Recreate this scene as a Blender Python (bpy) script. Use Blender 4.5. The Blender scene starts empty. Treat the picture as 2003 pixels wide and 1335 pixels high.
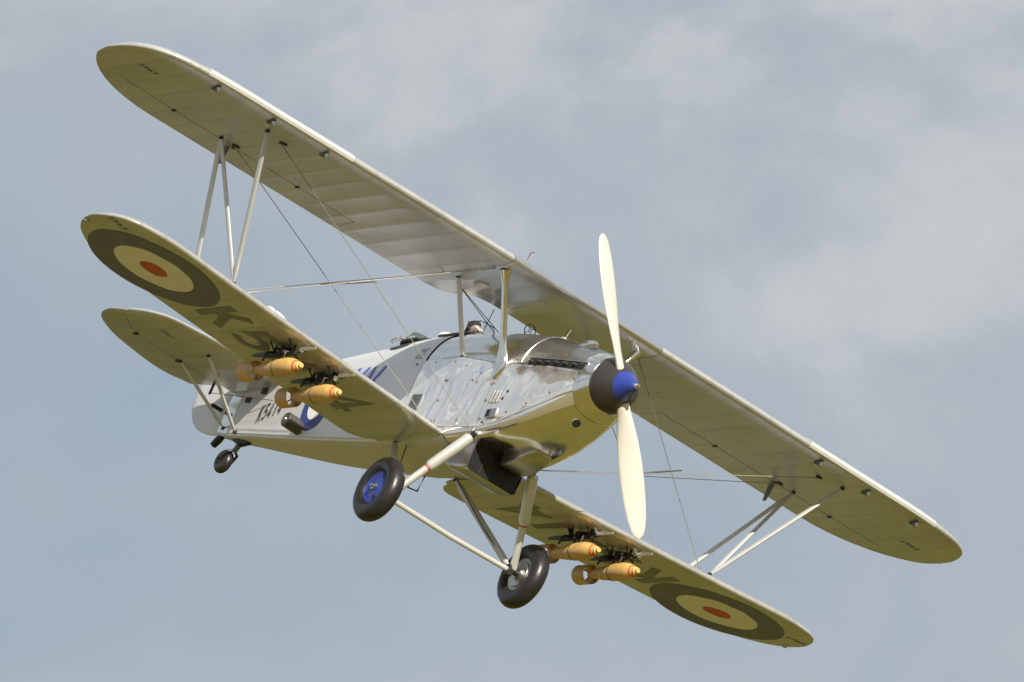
import bpy, bmesh, math, random
import numpy as np
from mathutils import Vector, Matrix
random.seed(7); rng = np.random.default_rng(7)
sc = bpy.context.scene
PI = math.pi

# ------------------------------------------------------------------ camera
ALPHA = math.radians(12.0)                       # camera pitched up at the passing aircraft
CAM = Vector((0, 0, 1.7))
RIGHT = Vector((1, 0, 0)); FWD = Vector((0, math.cos(ALPHA), math.sin(ALPHA))); UP = Vector((0, -math.sin(ALPHA), math.cos(ALPHA)))
FPX, PW, PH = 19499.00, 2003.0, 1335.0
cam = bpy.data.cameras.new('camera'); cam_o = bpy.data.objects.new('camera', cam)
sc.collection.objects.link(cam_o); sc.camera = cam_o
cam.sensor_width = 36.0; cam.sensor_fit = 'HORIZONTAL'; cam.lens = FPX / PW * 36.0
cam.clip_start = 1.0; cam.clip_end = 60000
cam_o.matrix_world = Matrix(((RIGHT.x, UP.x, -FWD.x, CAM.x), (RIGHT.y, UP.y, -FWD.y, CAM.y), (RIGHT.z, UP.z, -FWD.z, CAM.z), (0, 0, 0, 1)))
# pose of the aircraft in camera axes (x right, y down, z forward); aircraft x = nose, y = port, z = up
RC = np.array([[0.521056, 0.7566416, 0.3949608], [-0.0100803, 0.4681652, -0.8835835], [-0.853463, 0.4564152, 0.2515675]]); TC = np.array([1.291124, 0.460648, 101.797398])
B = np.array([[RIGHT.x, -UP.x, FWD.x], [RIGHT.y, -UP.y, FWD.y], [RIGHT.z, -UP.z, FWD.z]])
RW = B @ RC; TW = B @ TC + np.array(CAM)
POSE = Matrix([list(RW[i]) + [TW[i]] for i in range(3)] + [[0, 0, 0, 1]])

# ------------------------------------------------------------------ sun and sky
SUN_A = np.array([0.78, -0.38, 0.51]); SUN_A /= np.linalg.norm(SUN_A)      # towards the sun, aircraft axes
SUN_W = Vector(RW @ SUN_A).normalized()
sun_el = math.asin(SUN_W.z); sun_az = math.atan2(SUN_W.x, SUN_W.y)
sun = bpy.data.lights.new('sun', 'SUN'); sun.energy = 5.0; sun.angle = math.radians(0.6); sun.color = (1.0, 0.93, 0.82)
sun_o = bpy.data.objects.new('sun', sun); sc.collection.objects.link(sun_o)
sun_o.rotation_euler = SUN_W.to_track_quat('Z', 'Y').to_euler(); sun_o.location = (0, 0, 60)

SKY_OFF = (158.922, 71.16, 33.64)        # which stretch of the cloud field drifts by
world = bpy.data.worlds.new('World'); sc.world = world; world.use_nodes = True
nt = world.node_tree; nt.nodes.clear()
def N(tree, typ, **kw):
    n = tree.nodes.new(typ)
    for k, v in kw.items():
        if k.startswith('i_'):
            n.inputs[k[2:].replace('_', ' ')].default_value = v
        else:
            setattr(n, k, v)
    return n
def L(tree, a, b): tree.links.new(a, b)
sky = N(nt, 'ShaderNodeTexSky', sky_type='NISHITA', sun_disc=False, sun_elevation=sun_el, sun_rotation=sun_az, air_density=1.0, dust_density=2.0, ozone_density=1.0)
tc = N(nt, 'ShaderNodeTexCoord')
mp = N(nt, 'ShaderNodeMapping'); mp.inputs['Scale'].default_value = (1, 1, 1.4); mp.inputs['Location'].default_value = SKY_OFF
n1 = N(nt, 'ShaderNodeTexNoise', noise_dimensions='3D'); n1.inputs['Scale'].default_value = 13.0; n1.inputs['Detail'].default_value = 7.0; n1.inputs['Roughness'].default_value = 0.52; n1.inputs['Distortion'].default_value = 0.25
n2 = N(nt, 'ShaderNodeTexNoise', noise_dimensions='3D'); n2.inputs['Scale'].default_value = 3.2; n2.inputs['Detail'].default_value = 3.0
L(nt, tc.outputs['Generated'], mp.inputs['Vector']); L(nt, mp.outputs['Vector'], n1.inputs['Vector']); L(nt, mp.outputs['Vector'], n2.inputs['Vector'])
nm = N(nt, 'ShaderNodeMix', data_type='FLOAT'); nm.inputs[0].default_value = 0.35; L(nt, n1.outputs['Fac'], nm.inputs[2]); L(nt, n2.outputs['Fac'], nm.inputs[3])
cr = N(nt, 'ShaderNodeValToRGB'); cr.color_ramp.interpolation = 'EASE'
RAMP = [(0.32, (1.35, 2.20, 3.60)), (0.42, (2.42, 2.84, 3.28)), (0.515, (2.82, 3.14, 3.46)), (0.575, (3.95, 3.97, 3.95)), (0.67, (8.3, 8.1, 7.8))]      # blue-grey haze to sunlit cloud
for k, (p, c) in enumerate(RAMP):
    e = cr.color_ramp.elements[k] if k < 2 else cr.color_ramp.elements.new(p)
    e.position = p; e.color = tuple(v * 0.105 for v in c) + (1,)
L(nt, nm.outputs[0], cr.inputs['Fac'])
SKY_STRENGTH = 0.1
cm = N(nt, 'ShaderNodeVectorMath', operation='SCALE'); cm.inputs['Scale'].default_value = 10.0; L(nt, cr.outputs['Color'], cm.inputs[0])
mx = N(nt, 'ShaderNodeMix', data_type='RGBA'); mx.inputs[0].default_value = 0.92      # cloud cover over the clear sky
L(nt, sky.outputs['Color'], mx.inputs[6]); L(nt, cm.outputs['Vector'], mx.inputs[7])
bg = N(nt, 'ShaderNodeBackground'); bg.inputs['Strength'].default_value = SKY_STRENGTH
wo = N(nt, 'ShaderNodeOutputWorld'); L(nt, mx.outputs[2], bg.inputs['Color']); L(nt, bg.outputs[0], wo.inputs['Surface'])
sc.view_settings.view_transform = 'Standard'; sc.view_settings.look = 'None'; sc.view_settings.gamma = 1.0
sc.view_settings.use_curve_mapping = False; sc.view_settings.exposure = 0.5
sc.render.engine = 'CYCLES'; sc.cycles.max_bounces = 8

# ------------------------------------------------------------------ materials
MAT = {}
def mat(name, color, rough=0.5, metal=0.0, var=0.0, vscale=6.0, bump=0.0, bscale=20.0, coat=0.0, stretch=(1, 1, 1), spec=0.5, aniso=0.0, detail=5.0, color2=None):
    m = bpy.data.materials.new(name); m.use_nodes = True; t = m.node_tree; b = t.nodes['Principled BSDF']
    b.inputs['Base Color'].default_value = (*color, 1); b.inputs['Roughness'].default_value = rough; b.inputs['Metallic'].default_value = metal
    b.inputs['Specular IOR Level'].default_value = spec
    if coat: b.inputs['Coat Weight'].default_value = coat; b.inputs['Coat Roughness'].default_value = 0.15
    co = N(t, 'ShaderNodeTexCoord'); ma = N(t, 'ShaderNodeMapping'); ma.inputs['Scale'].default_value = stretch
    L(t, co.outputs['Object'], ma.inputs['Vector'])
    if var or color2:
        nz = N(t, 'ShaderNodeTexNoise'); nz.inputs['Scale'].default_value = vscale; nz.inputs['Detail'].default_value = detail; nz.inputs['Roughness'].default_value = 0.6
        L(t, ma.outputs['Vector'], nz.inputs['Vector'])
        r = N(t, 'ShaderNodeValToRGB'); r.color_ramp.elements[0].position = 0.3; r.color_ramp.elements[1].position = 0.7
        c2 = color2 if color2 else tuple(c * (1 - var) for c in color)
        r.color_ramp.elements[0].color = (*c2, 1); r.color_ramp.elements[1].color = (*color, 1)
        L(t, nz.outputs['Fac'], r.inputs['Fac']); L(t, r.outputs['Color'], b.inputs['Base Color'])
        rr = N(t, 'ShaderNodeMapRange'); rr.inputs['To Min'].default_value = min(1, rough * 1.25); rr.inputs['To Max'].default_value = rough * 0.85
        L(t, nz.outputs['Fac'], rr.inputs['Value']); L(t, rr.outputs['Result'], b.inputs['Roughness'])
    if bump:
        nb = N(t, 'ShaderNodeTexNoise'); nb.inputs['Scale'].default_value = bscale; nb.inputs['Detail'].default_value = 2.0
        L(t, ma.outputs['Vector'], nb.inputs['Vector'])
        bp_ = N(t, 'ShaderNodeBump'); bp_.inputs['Strength'].default_value = 1.0; bp_.inputs['Distance'].default_value = bump
        L(t, nb.outputs['Fac'], bp_.inputs['Height']); L(t, bp_.outputs['Normal'], b.inputs['Normal'])
    MAT[name] = m
    return m
mat('silver_dope', (0.60, 0.595, 0.58), 0.25, 0.50, var=0.17, vscale=2.0, bump=0.0012, bscale=9, stretch=(0.45, 1.3, 1.0))
mat('silver_dope_fuselage', (0.68, 0.68, 0.68), 0.45, 0.28, var=0.08, vscale=3, bump=0.002, bscale=7, stretch=(0.3, 1, 1))
mat('polished', (0.92, 0.91, 0.89), 0.10, 0.84, var=0.03, vscale=3, bump=0.010, bscale=1.7, stretch=(1.2, 1, 0.9))
mat('polished_smooth', (0.90, 0.88, 0.84), 0.13, 1.0, var=0.10, vscale=4, bump=0.004, bscale=3.0)
mat('worn_metal', (0.60, 0.59, 0.56), 0.30, 1.0, var=0.25, vscale=7, bump=0.003, bscale=5)
mat('centre_metal', (0.66, 0.65, 0.62), 0.24, 0.85, var=0.14, vscale=3, bump=0.004, bscale=6, stretch=(0.25, 2.2, 1))
mat('silver_paint', (0.66, 0.66, 0.65), 0.30, 0.35, var=0.08, vscale=10)
mat('strut_paint', (0.58, 0.58, 0.56), 0.42, 0.3, var=0.10, vscale=8)
mat('oleo_white', (0.68, 0.68, 0.67), 0.28, 0.45, var=0.05, vscale=12, coat=0.3)
mat('dark_metal', (0.045, 0.043, 0.042), 0.45, 0.6, var=0.4, vscale=20)
mat('black', (0.012, 0.012, 0.014), 0.6, 0.0)
mat('radiator_black', (0.006, 0.007, 0.009), 0.5, 0.0, var=0.3, vscale=30)
mat('tyre', (0.020, 0.0195, 0.0195), 0.34, 0.0, var=0.35, vscale=14, bump=0.002, bscale=30)
mat('blue_paint', (0.024, 0.045, 0.29), 0.33, 0.0, var=0.25, vscale=12, coat=0.2)
mat('spinner_brown', (0.050, 0.044, 0.041), 0.33, 0.35, var=0.15, vscale=5, coat=0.2)
mat('prop_grey', (0.63, 0.61, 0.54), 0.32, 0.0, var=0.10, vscale=6, coat=0.3)
mat('wire', (0.32, 0.30, 0.26), 0.5, 0.4)
mat('wire_dark', (0.10, 0.095, 0.09), 0.45, 0.5)
mat('fastener', (0.20, 0.13, 0.065), 0.5, 0.3)
mat('rivet_dark', (0.10, 0.09, 0.08), 0.5, 0.3)
mat('bomb_yellow', (0.74, 0.46, 0.15), 0.42, 0.0, var=0.32, vscale=13, coat=0.1, detail=8)
mat('band_red', (0.55, 0.05, 0.03), 0.45)
mat('band_green', (0.035, 0.10, 0.035), 0.45)
mat('rack_grey', (0.16, 0.17, 0.17), 0.45, 0.5, var=0.3, vscale=25)
mat('canister_grey', (0.10, 0.095, 0.09), 0.4, 0.4, var=0.3, vscale=20)
mat('roundel_blue', (0.15, 0.155, 0.22), 0.5, 0.0, var=0.18, vscale=5)
mat('roundel_white', (0.84, 0.82, 0.76), 0.5, 0.0, var=0.05, vscale=5)
mat('roundel_red', (0.55, 0.095, 0.045), 0.5, 0.0, var=0.10, vscale=5)
mat('side_blue', (0.035, 0.06, 0.24), 0.4, 0.0, var=0.15, vscale=6)
mat('insignia_blue', (0.06, 0.12, 0.55), 0.4)
mat('serial_black', (0.050, 0.050, 0.048), 0.5, 0.0, var=0.2, vscale=8)
mat('serial_wing', (0.235, 0.23, 0.21), 0.5, 0.0, var=0.25, vscale=6)
mat('stencil', (0.10, 0.10, 0.10), 0.6)
mat('soot', (0.16, 0.12, 0.08), 0.5, 0.5, var=0.5, vscale=12)
mat('leather', (0.026, 0.018, 0.013), 0.55, 0.0, var=0.3, vscale=20)
mat('cloth_khaki', (0.16, 0.13, 0.08), 0.8, 0.0, var=0.2, vscale=20)
mat('white_leather', (0.78, 0.75, 0.70), 0.6, 0.0, var=0.1, vscale=18)
mat('skin', (0.55, 0.33, 0.24), 0.5)
mat('interior', (0.03, 0.03, 0.028), 0.7)
mat('brown_canvas', (0.20, 0.13, 0.075), 0.8, 0.0, var=0.5, vscale=25)
mat('pale_fitting', (0.72, 0.72, 0.70), 0.25, 0.8)
mat('lamp_lens', (0.85, 0.88, 0.90), 0.08, 0.3)
mat('red_copper', (0.34, 0.17, 0.11), 0.35, 0.7)
g = bpy.data.materials.new('windscreen_glass'); g.use_nodes = True; gb = g.node_tree.nodes['Principled BSDF']
gb.inputs['Base Color'].default_value = (0.80, 0.82, 0.80, 1); gb.inputs['Roughness'].default_value = 0.12; gb.inputs['Transmission Weight'].default_value = 1.0; gb.inputs['IOR'].default_value = 1.08
MAT['glass'] = g

def add_soot(src, name):
    m = MAT[src].copy(); m.name = name; t = m.node_tree; b = t.nodes['Principled BSDF']
    co = N(t, 'ShaderNodeTexCoord'); sx = N(t, 'ShaderNodeSeparateXYZ'); L(t, co.outputs['Object'], sx.inputs[0])
    mz = N(t, 'ShaderNodeMapRange', interpolation_type='SMOOTHSTEP'); mz.inputs['From Min'].default_value = -0.17; mz.inputs['From Max'].default_value = 0.03; L(t, sx.outputs['Z'], mz.inputs['Value'])
    mxx = N(t, 'ShaderNodeMapRange', interpolation_type='SMOOTHSTEP'); mxx.inputs['From Min'].default_value = -2.05; mxx.inputs['From Max'].default_value = -1.45; L(t, sx.outputs['X'], mxx.inputs['Value'])
    nz = N(t, 'ShaderNodeTexNoise'); nz.inputs['Scale'].default_value = 6.0; nz.inputs['Detail'].default_value = 4.0; L(t, co.outputs['Object'], nz.inputs['Vector'])
    mn = N(t, 'ShaderNodeMapRange'); mn.inputs['From Min'].default_value = 0.35; mn.inputs['From Max'].default_value = 0.75; L(t, nz.outputs['Fac'], mn.inputs['Value'])
    a = N(t, 'ShaderNodeMath', operation='MULTIPLY'); L(t, mz.outputs[0], a.inputs[0]); L(t, mxx.outputs[0], a.inputs[1])
    a2 = N(t, 'ShaderNodeMath', operation='MULTIPLY'); L(t, a.outputs[0], a2.inputs[0]); L(t, mn.outputs[0], a2.inputs[1])
    old = b.inputs['Base Color'].links[0].from_socket
    mi = N(t, 'ShaderNodeMix', data_type='RGBA'); L(t, a2.outputs[0], mi.inputs[0]); L(t, old, mi.inputs[6]); mi.inputs[7].default_value = (0.22, 0.13, 0.07, 1); L(t, mi.outputs[2], b.inputs['Base Color'])
    MAT[name] = m
add_soot('polished', 'polished_sooty')
def add_tapes(src, name, rib, wd=0.036):
    """doped fabric tapes over the ribs: slightly proud, slightly duller strips"""
    m = MAT[src].copy(); m.name = name; t = m.node_tree; b = t.nodes['Principled BSDF']
    co = N(t, 'ShaderNodeTexCoord'); sx = N(t, 'ShaderNodeSeparateXYZ'); L(t, co.outputs['Object'], sx.inputs[0])
    pp = N(t, 'ShaderNodeMath', operation='PINGPONG'); pp.inputs[1].default_value = rib / 2; L(t, sx.outputs['Y'], pp.inputs[0])
    mr = N(t, 'ShaderNodeMapRange', interpolation_type='SMOOTHSTEP'); mr.inputs['From Min'].default_value = wd / 2; mr.inputs['From Max'].default_value = wd / 2 + 0.010; mr.inputs['To Min'].default_value = 1.0; mr.inputs['To Max'].default_value = 0.0; L(t, pp.outputs[0], mr.inputs['Value'])
    old = b.inputs['Base Color'].links[0].from_socket; mi = N(t, 'ShaderNodeMix', data_type='RGBA', blend_type='MULTIPLY'); fc = N(t, 'ShaderNodeMath', operation='MULTIPLY'); fc.inputs[1].default_value = 0.55
    L(t, mr.outputs[0], fc.inputs[0]); L(t, fc.outputs[0], mi.inputs[0]); L(t, old, mi.inputs[6]); mi.inputs[7].default_value = (0.86, 0.86, 0.86, 1); L(t, mi.outputs[2], b.inputs['Base Color'])
    nb = b.inputs['Normal'].links[0].from_socket; bp2 = N(t, 'ShaderNodeBump'); bp2.inputs['Strength'].default_value = 0.8; bp2.inputs['Distance'].default_value = 0.0012
    L(t, mr.outputs[0], bp2.inputs['Height']); L(t, nb, bp2.inputs['Normal']); L(t, bp2.outputs['Normal'], b.inputs['Normal'])
    MAT[name] = m
add_tapes('silver_dope', 'fabric_upper', 0.285); add_tapes('silver_dope', 'fabric_lower', 0.27); add_tapes('silver_dope', 'fabric_tail', 0.30, 0.028)

# ------------------------------------------------------------------ mesh helpers
def finish(bm, name, m, parent=None, ang=32.0, smooth=True):
    bm.normal_update()
    if smooth:
        th = math.radians(ang)
        for f in bm.faces: f.smooth = True
        for e in bm.edges:
            if len(e.link_faces) == 2 and e.calc_face_angle(0.0) > th: e.smooth = False
    me = bpy.data.meshes.new(name); bm.to_mesh(me); bm.free()
    me.materials.append(MAT[m])
    o = bpy.data.objects.new(name, me); sc.collection.objects.link(o)
    if parent is not None: o.parent = parent
    return o
def newbm(): return bmesh.new()
def grid(bm, P, closed_u=False, flip=False):
    """P[i][j] -> quads"""
    V = [[bm.verts.new(p) for p in row] for row in P]
    n, m = len(V), len(V[0])
    for i in range(n - 1):
        for j in range(m if closed_u else m - 1):
            q = [V[i][j], V[i][(j + 1) % m], V[i + 1][(j + 1) % m], V[i + 1][j]]
            if flip: q.reverse()
            try: bm.faces.new(q)
            except ValueError: pass
    return V
def frame_for(d):
    d = Vector(d).normalized(); a = Vector((1, 0, 0)) if abs(d.x) < 0.8 else Vector((0, 0, 1))
    u = (a - d * a.dot(d)).normalized(); return d, u, d.cross(u)
def add_tube(bm, pts, r, n=10, flat=1.0, caps=True):
    """sweep along pts; r number or list; flat < 1 squashes across the second axis (streamlined section, long axis along x)"""
    pts = [Vector(p) for p in pts]; k = len(pts)
    rs = r if isinstance(r, (list, tuple)) else [r] * k
    rings = []
    for i, p in enumerate(pts):
        d = (pts[min(i + 1, k - 1)] - pts[max(i - 1, 0)])
        _, u, v = frame_for(d)
        rings.append([p + (u * math.cos(2 * PI * j / n) + v * (math.sin(2 * PI * j / n) * flat)) * rs[i] for j in range(n)])
    V = grid(bm, rings, True)
    if caps:
        for ring in (V[0][::-1], V[-1]):
            try: bm.faces.new(ring)
            except ValueError: pass
def tube(name, pts, r, m, parent, n=10, flat=1.0):
    bm = newbm(); add_tube(bm, pts, r, n, flat); bmesh.ops.recalc_face_normals(bm, faces=bm.faces)
    return finish(bm, name, m, parent)
def add_lathe(bm, prof, o=(0, 0, 0), axis='x', n=32, caps=True):
    """prof: (along, radius)"""
    o = Vector(o); rings = []
    for a, r in prof:
        ring = []
        for j in range(n):
            c, s = math.cos(2 * PI * j / n) * r, math.sin(2 * PI * j / n) * r
            ring.append(o + (Vector((a, c, s)) if axis == 'x' else Vector((c, a, s)) if axis == 'y' else Vector((c, s, a))))
        rings.append(ring)
    V = grid(bm, rings, True)
    if caps:
        for ring in (V[0], V[-1]):
            try: bm.faces.new(ring)
            except ValueError: pass
def lathe(name, prof, m, parent, o=(0, 0, 0), axis='x', n=32, caps=True, ang=32):
    bm = newbm(); add_lathe(bm, prof, o, axis, n, caps); bmesh.ops.recalc_face_normals(bm, faces=bm.faces)
    return finish(bm, name, m, parent, ang)
def add_box(bm, c, s, rot=None, bev=0.0):
    M = Matrix.Translation(Vector(c)) @ (rot.to_4x4() if rot is not None else Matrix.Identity(4)) @ Matrix.Diagonal((s[0], s[1], s[2], 1))
    r = bmesh.ops.create_cube(bm, size=1.0, matrix=M)
    if bev:
        es = list({e for v in r['verts'] for e in v.link_edges})
        bmesh.ops.bevel(bm, geom=es, offset=bev, segments=2, affect='EDGES', profile=0.7)
def box(name, c, s, m, parent, rot=None, bev=0.004):
    bm = newbm(); add_box(bm, c, s, rot, bev); return finish(bm, name, m, parent)
def empty(name, M=None):
    o = bpy.data.objects.new(name, None); sc.collection.objects.link(o); o.empty_display_size = 0.3
    if M is not None: o.matrix_world = M
    return o
def tag(o, label=None, cat=None, group=None, kind=None):
    if label: o['label'] = label
    if cat: o['category'] = cat
    if group: o['group'] = group
    if kind: o['kind'] = kind
    return o
def ray(px):
    """aircraft-space ray through a photo pixel"""
    d = np.array([(px[0] - PW / 2) / FPX, (px[1] - PH / 2) / FPX, 1.0]) @ RC
    return -RC.T @ TC, d
def on_y(px, y):
    o, d = ray(px); s = (y - o[1]) / d[1]; return o + d * s

# ------------------------------------------------------------------ ground: fields below and around the display line
def build_ground():
    m = bpy.data.materials.new('field_grass'); m.use_nodes = True; t = m.node_tree; b = t.nodes['Principled BSDF']
    co = N(t, 'ShaderNodeTexCoord')
    v = N(t, 'ShaderNodeTexVoronoi'); v.inputs['Scale'].default_value = 0.009
    L(t, co.outputs['Object'], v.inputs['Vector'])
    r = N(t, 'ShaderNodeValToRGB'); r.color_ramp.interpolation = 'CONSTANT'; el = r.color_ramp.elements
    cols = [(0.0, (0.162, 0.132, 0.028)), (0.30, (0.136, 0.122, 0.026)), (0.44, (0.195, 0.138, 0.078)), (0.66, (0.162, 0.132, 0.028)), (0.84, (0.040, 0.044, 0.014))]
    el[0].position = 0; el[0].color = (*cols[0][1], 1); el[1].position = cols[1][0]; el[1].color = (*cols[1][1], 1)
    for p, c in cols[2:]:
        e = el.new(p); e.color = (*c, 1)
    sp = N(t, 'ShaderNodeSeparateColor'); L(t, v.outputs['Color'], sp.inputs['Color']); L(t, sp.outputs[0], r.inputs['Fac'])
    nz = N(t, 'ShaderNodeTexNoise'); nz.inputs['Scale'].default_value = 0.6; nz.inputs['Detail'].default_value = 6
    L(t, co.outputs['Object'], nz.inputs['Vector'])
    mr = N(t, 'ShaderNodeMapRange'); mr.inputs['To Min'].default_value = 0.75; mr.inputs['To Max'].default_value = 1.25; L(t, nz.outputs['Fac'], mr.inputs['Value'])
    mu = N(t, 'ShaderNodeVectorMath', operation='SCALE'); L(t, r.outputs['Color'], mu.inputs[0]); L(t, mr.outputs['Result'], mu.inputs['Scale'])
    L(t, mu.outputs['Vector'], b.inputs['Base Color']); b.inputs['Roughness'].default_value = 0.95; b.inputs['Specular IOR Level'].default_value = 0.1
    MAT['field_grass'] = m
    bm = newbm(); S = 20000.0; n = 24
    ax = [math.copysign(abs(i / n) ** 2.2, i) * S for i in range(-n, n + 1)]
    grid(bm, [[(x, y, 0.0) for x in ax] for y in ax], flip=False)
    bmesh.ops.recalc_face_normals(bm, faces=bm.faces)
    for f in bm.faces:
        if f.normal.z < 0: f.normal_flip()
    o = finish(bm, 'ground', 'field_grass'); tag(o, kind='structure')
build_ground()

# ------------------------------------------------------------------ aircraft
plane = empty('biplane', POSE)
tag(plane, 'polished silver military biplane with blue spinner tip, banking in flight', 'aircraft')

# ---- fuselage section law: x, half width, top, bottom, z of greatest width, exponent above, exponent below
ST = np.array([
    (-0.47, 0.292, 0.292, -0.292, 0.00, 2.0, 2.0),
    (-0.60, 0.335, 0.330, -0.355, 0.00, 2.0, 2.3),
    (-0.80, 0.375, 0.370, -0.450, -0.03, 2.1, 3.0),
    (-1.05, 0.415, 0.420, -0.560, -0.06, 2.2, 3.8),
    (-1.40, 0.450, 0.475, -0.680, -0.10, 2.3, 4.8),
    (-1.90, 0.475, 0.535, -0.790, -0.15, 2.4, 6.0),
    (-2.40, 0.490, 0.565, -0.840, -0.20, 2.4, 7.0),
    (-2.90, 0.490, 0.580, -0.860, -0.20, 2.4, 8.0),
    (-3.40, 0.485, 0.575, -0.870, -0.20, 2.4, 9.0),
    (-3.90, 0.470, 0.555, -0.870, -0.20, 2.4, 10.0),
    (-4.40, 0.445, 0.515, -0.855, -0.20, 2.3, 10.0),
    (-5.00, 0.405, 0.445, -0.825, -0.20, 2.2, 10.0),
    (-5.70, 0.350, 0.370, -0.785, -0.20, 2.2, 10.0),
    (-6.50, 0.265, 0.270, -0.720, -0.20, 2.2, 10.0),
    (-7.20, 0.180, 0.170, -0.660, -0.20, 2.2, 9.0),
    (-7.80, 0.105, 0.085, -0.610, -0.20, 2.2, 8.0),
    (-8.18, 0.050, 0.040, -0.560, -0.20, 2.2, 6.0)])
def cubic(xs, ys, x):
    """monotone-ish cubic interpolation"""
    i = int(np.clip(np.searchsorted(xs, x) - 1, 0, len(xs) - 2)); h = xs[i + 1] - xs[i]; t = np.clip((x - xs[i]) / h, 0, 1)
    def sl(k):
        if k <= 0: return (ys[1] - ys[0]) / (xs[1] - xs[0])
        if k >= len(xs) - 1: return (ys[-1] - ys[-2]) / (xs[-1] - xs[-2])
        a = (ys[k] - ys[k - 1]) / (xs[k] - xs[k - 1]); b = (ys[k + 1] - ys[k]) / (xs[k + 1] - xs[k])
        return 0.0 if a * b <= 0 else 2 * a * b / (a + b)
    m0, m1 = sl(i) * h, sl(i + 1) * h
    return (2 * t**3 - 3 * t**2 + 1) * ys[i] + (t**3 - 2 * t**2 + t) * m0 + (-2 * t**3 + 3 * t**2) * ys[i + 1] + (t**3 - t**2) * m1
SX = ST[::-1, 0].copy(); SV = ST[::-1, 1:].copy()
def sect(x): return [cubic(SX, SV[:, k], x) for k in range(6)]
def fpt(x, phi, off=0.0):
    """phi degrees: 0 starboard side, 90 top, 180 port side, 270 bottom"""
    w, zt, zb, zc, na, nb = sect(x); a = math.radians(phi); c, s = math.cos(a), math.sin(a)
    n = na if s >= 0 else nb; h = (zt - zc) if s >= 0 else (zc - zb)
    y = -(w + off) * math.copysign(abs(c) ** (2 / n), c); z = zc + (h + off) * math.copysign(abs(s) ** (2 / n), s)
    return Vector((x, y, z))
def phi_at(x, z):
    """phi on the starboard side for height z"""
    w, zt, zb, zc, na, nb = sect(x)
    if z >= zc: return math.degrees(math.asin(np.clip(((z - zc) / (zt - zc)), 0, 1) ** (na / 2)))
    return -math.degrees(math.asin(np.clip(((zc - z) / (zc - zb)), 0, 1) ** (nb / 2)))
def half_w(x, z):
    w, zt, zb, zc, na, nb = sect(x); h, n = ((zt - zc), na) if z >= zc else ((zc - zb), nb)
    return w * max(0.0, 1 - min(1, abs(z - zc) / h) ** n) ** (1 / n)
def side_hit(px):
    y = -0.45
    for _ in range(25):
        p = on_y(px, y); y = 0.5 * y - 0.5 * half_w(float(np.clip(p[0], -8.15, -0.48)), p[2])
    return Vector(on_y(px, y))
def ring_phis(n=112):
    out = []
    for i in range(n): out.append(360.0 * i / n)
    # denser round the chines, where the section turns
    for q in (180 + 6, 180 + 14, 180 + 22, 360 - 6, 360 - 14, 360 - 22, 180 + 80, 180 + 75, 270 + 10, 270 + 15, 180 + 85, 270 + 5, 180+88, 272, 180+89, 271): out.append(float(q))
    return sorted(set(out))
PHIS = ring_phis(144)
def hull(name, x0, x1, nx, m, off=0.0, caps=(False, False), stringers=0.0):
    bm = newbm(); xs = np.linspace(x0, x1, nx)
    V = grid(bm, [[fpt(x, p, off + stringers * (math.cos(math.radians(p * 18)) - 1) * min(1, (x0 - x) / 0.4)) for p in PHIS] for x in xs], True)
    for k, c in zip((0, -1), caps):
        if c: bm.faces.new(V[k])
    bmesh.ops.recalc_face_normals(bm, faces=bm.faces)
    return finish(bm, name, m, plane, 40)
FOLDS = [((-2.42, -0.10), (-2.55, -0.42), 0.022, 0.010), ((-2.50, -0.05), (-2.78, -0.20), 0.030, 0.009), ((-3.02, -0.22), (-3.28, -0.55), 0.024, 0.010), ((-2.90, -0.28), (-2.98, -0.58), 0.028, 0.007),
         ((-2.12, -0.20), (-2.20, -0.52), 0.030, 0.011), ((-2.72, -0.30), (-2.80, -0.62), 0.020, 0.007), ((-3.36, -0.02), (-3.10, -0.14), 0.040, 0.007), ((-2.30, -0.45), (-2.36, -0.64), 0.020, 0.007),
         ((-1.62, -0.12), (-1.70, -0.50), 0.050, 0.005), ((-1.20, -0.08), (-1.32, -0.36), 0.050, 0.005), ((-0.80, -0.12), (-1.02, -0.20), 0.035, 0.004)]
def buckle(x, z):
    """oil-canning of the thin side panels: long folds and a low swell"""
    h = 0.006 * math.sin(5.1 * x + 2.2 * z) * math.cos(3.7 * x - 6.0 * z + 0.6) + 0.0015 * math.sin(13 * x + 4 * z)
    for (ax_, az), (bx_, bz), wd, hh in FOLDS:
        dx, dz = bx_ - ax_, bz - az; t = ((x - ax_) * dx + (z - az) * dz) / (dx * dx + dz * dz); tc_ = min(1, max(0, t))
        d2 = (x - ax_ - dx * tc_) ** 2 + (z - az - dz * tc_) ** 2; wd *= 1.7; hh *= 1.25
        h += 1.7 * hh * math.exp(-d2 / (wd * wd)) - 0.7 * hh * math.exp(-d2 / (6 * wd * wd))
    return h
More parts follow.
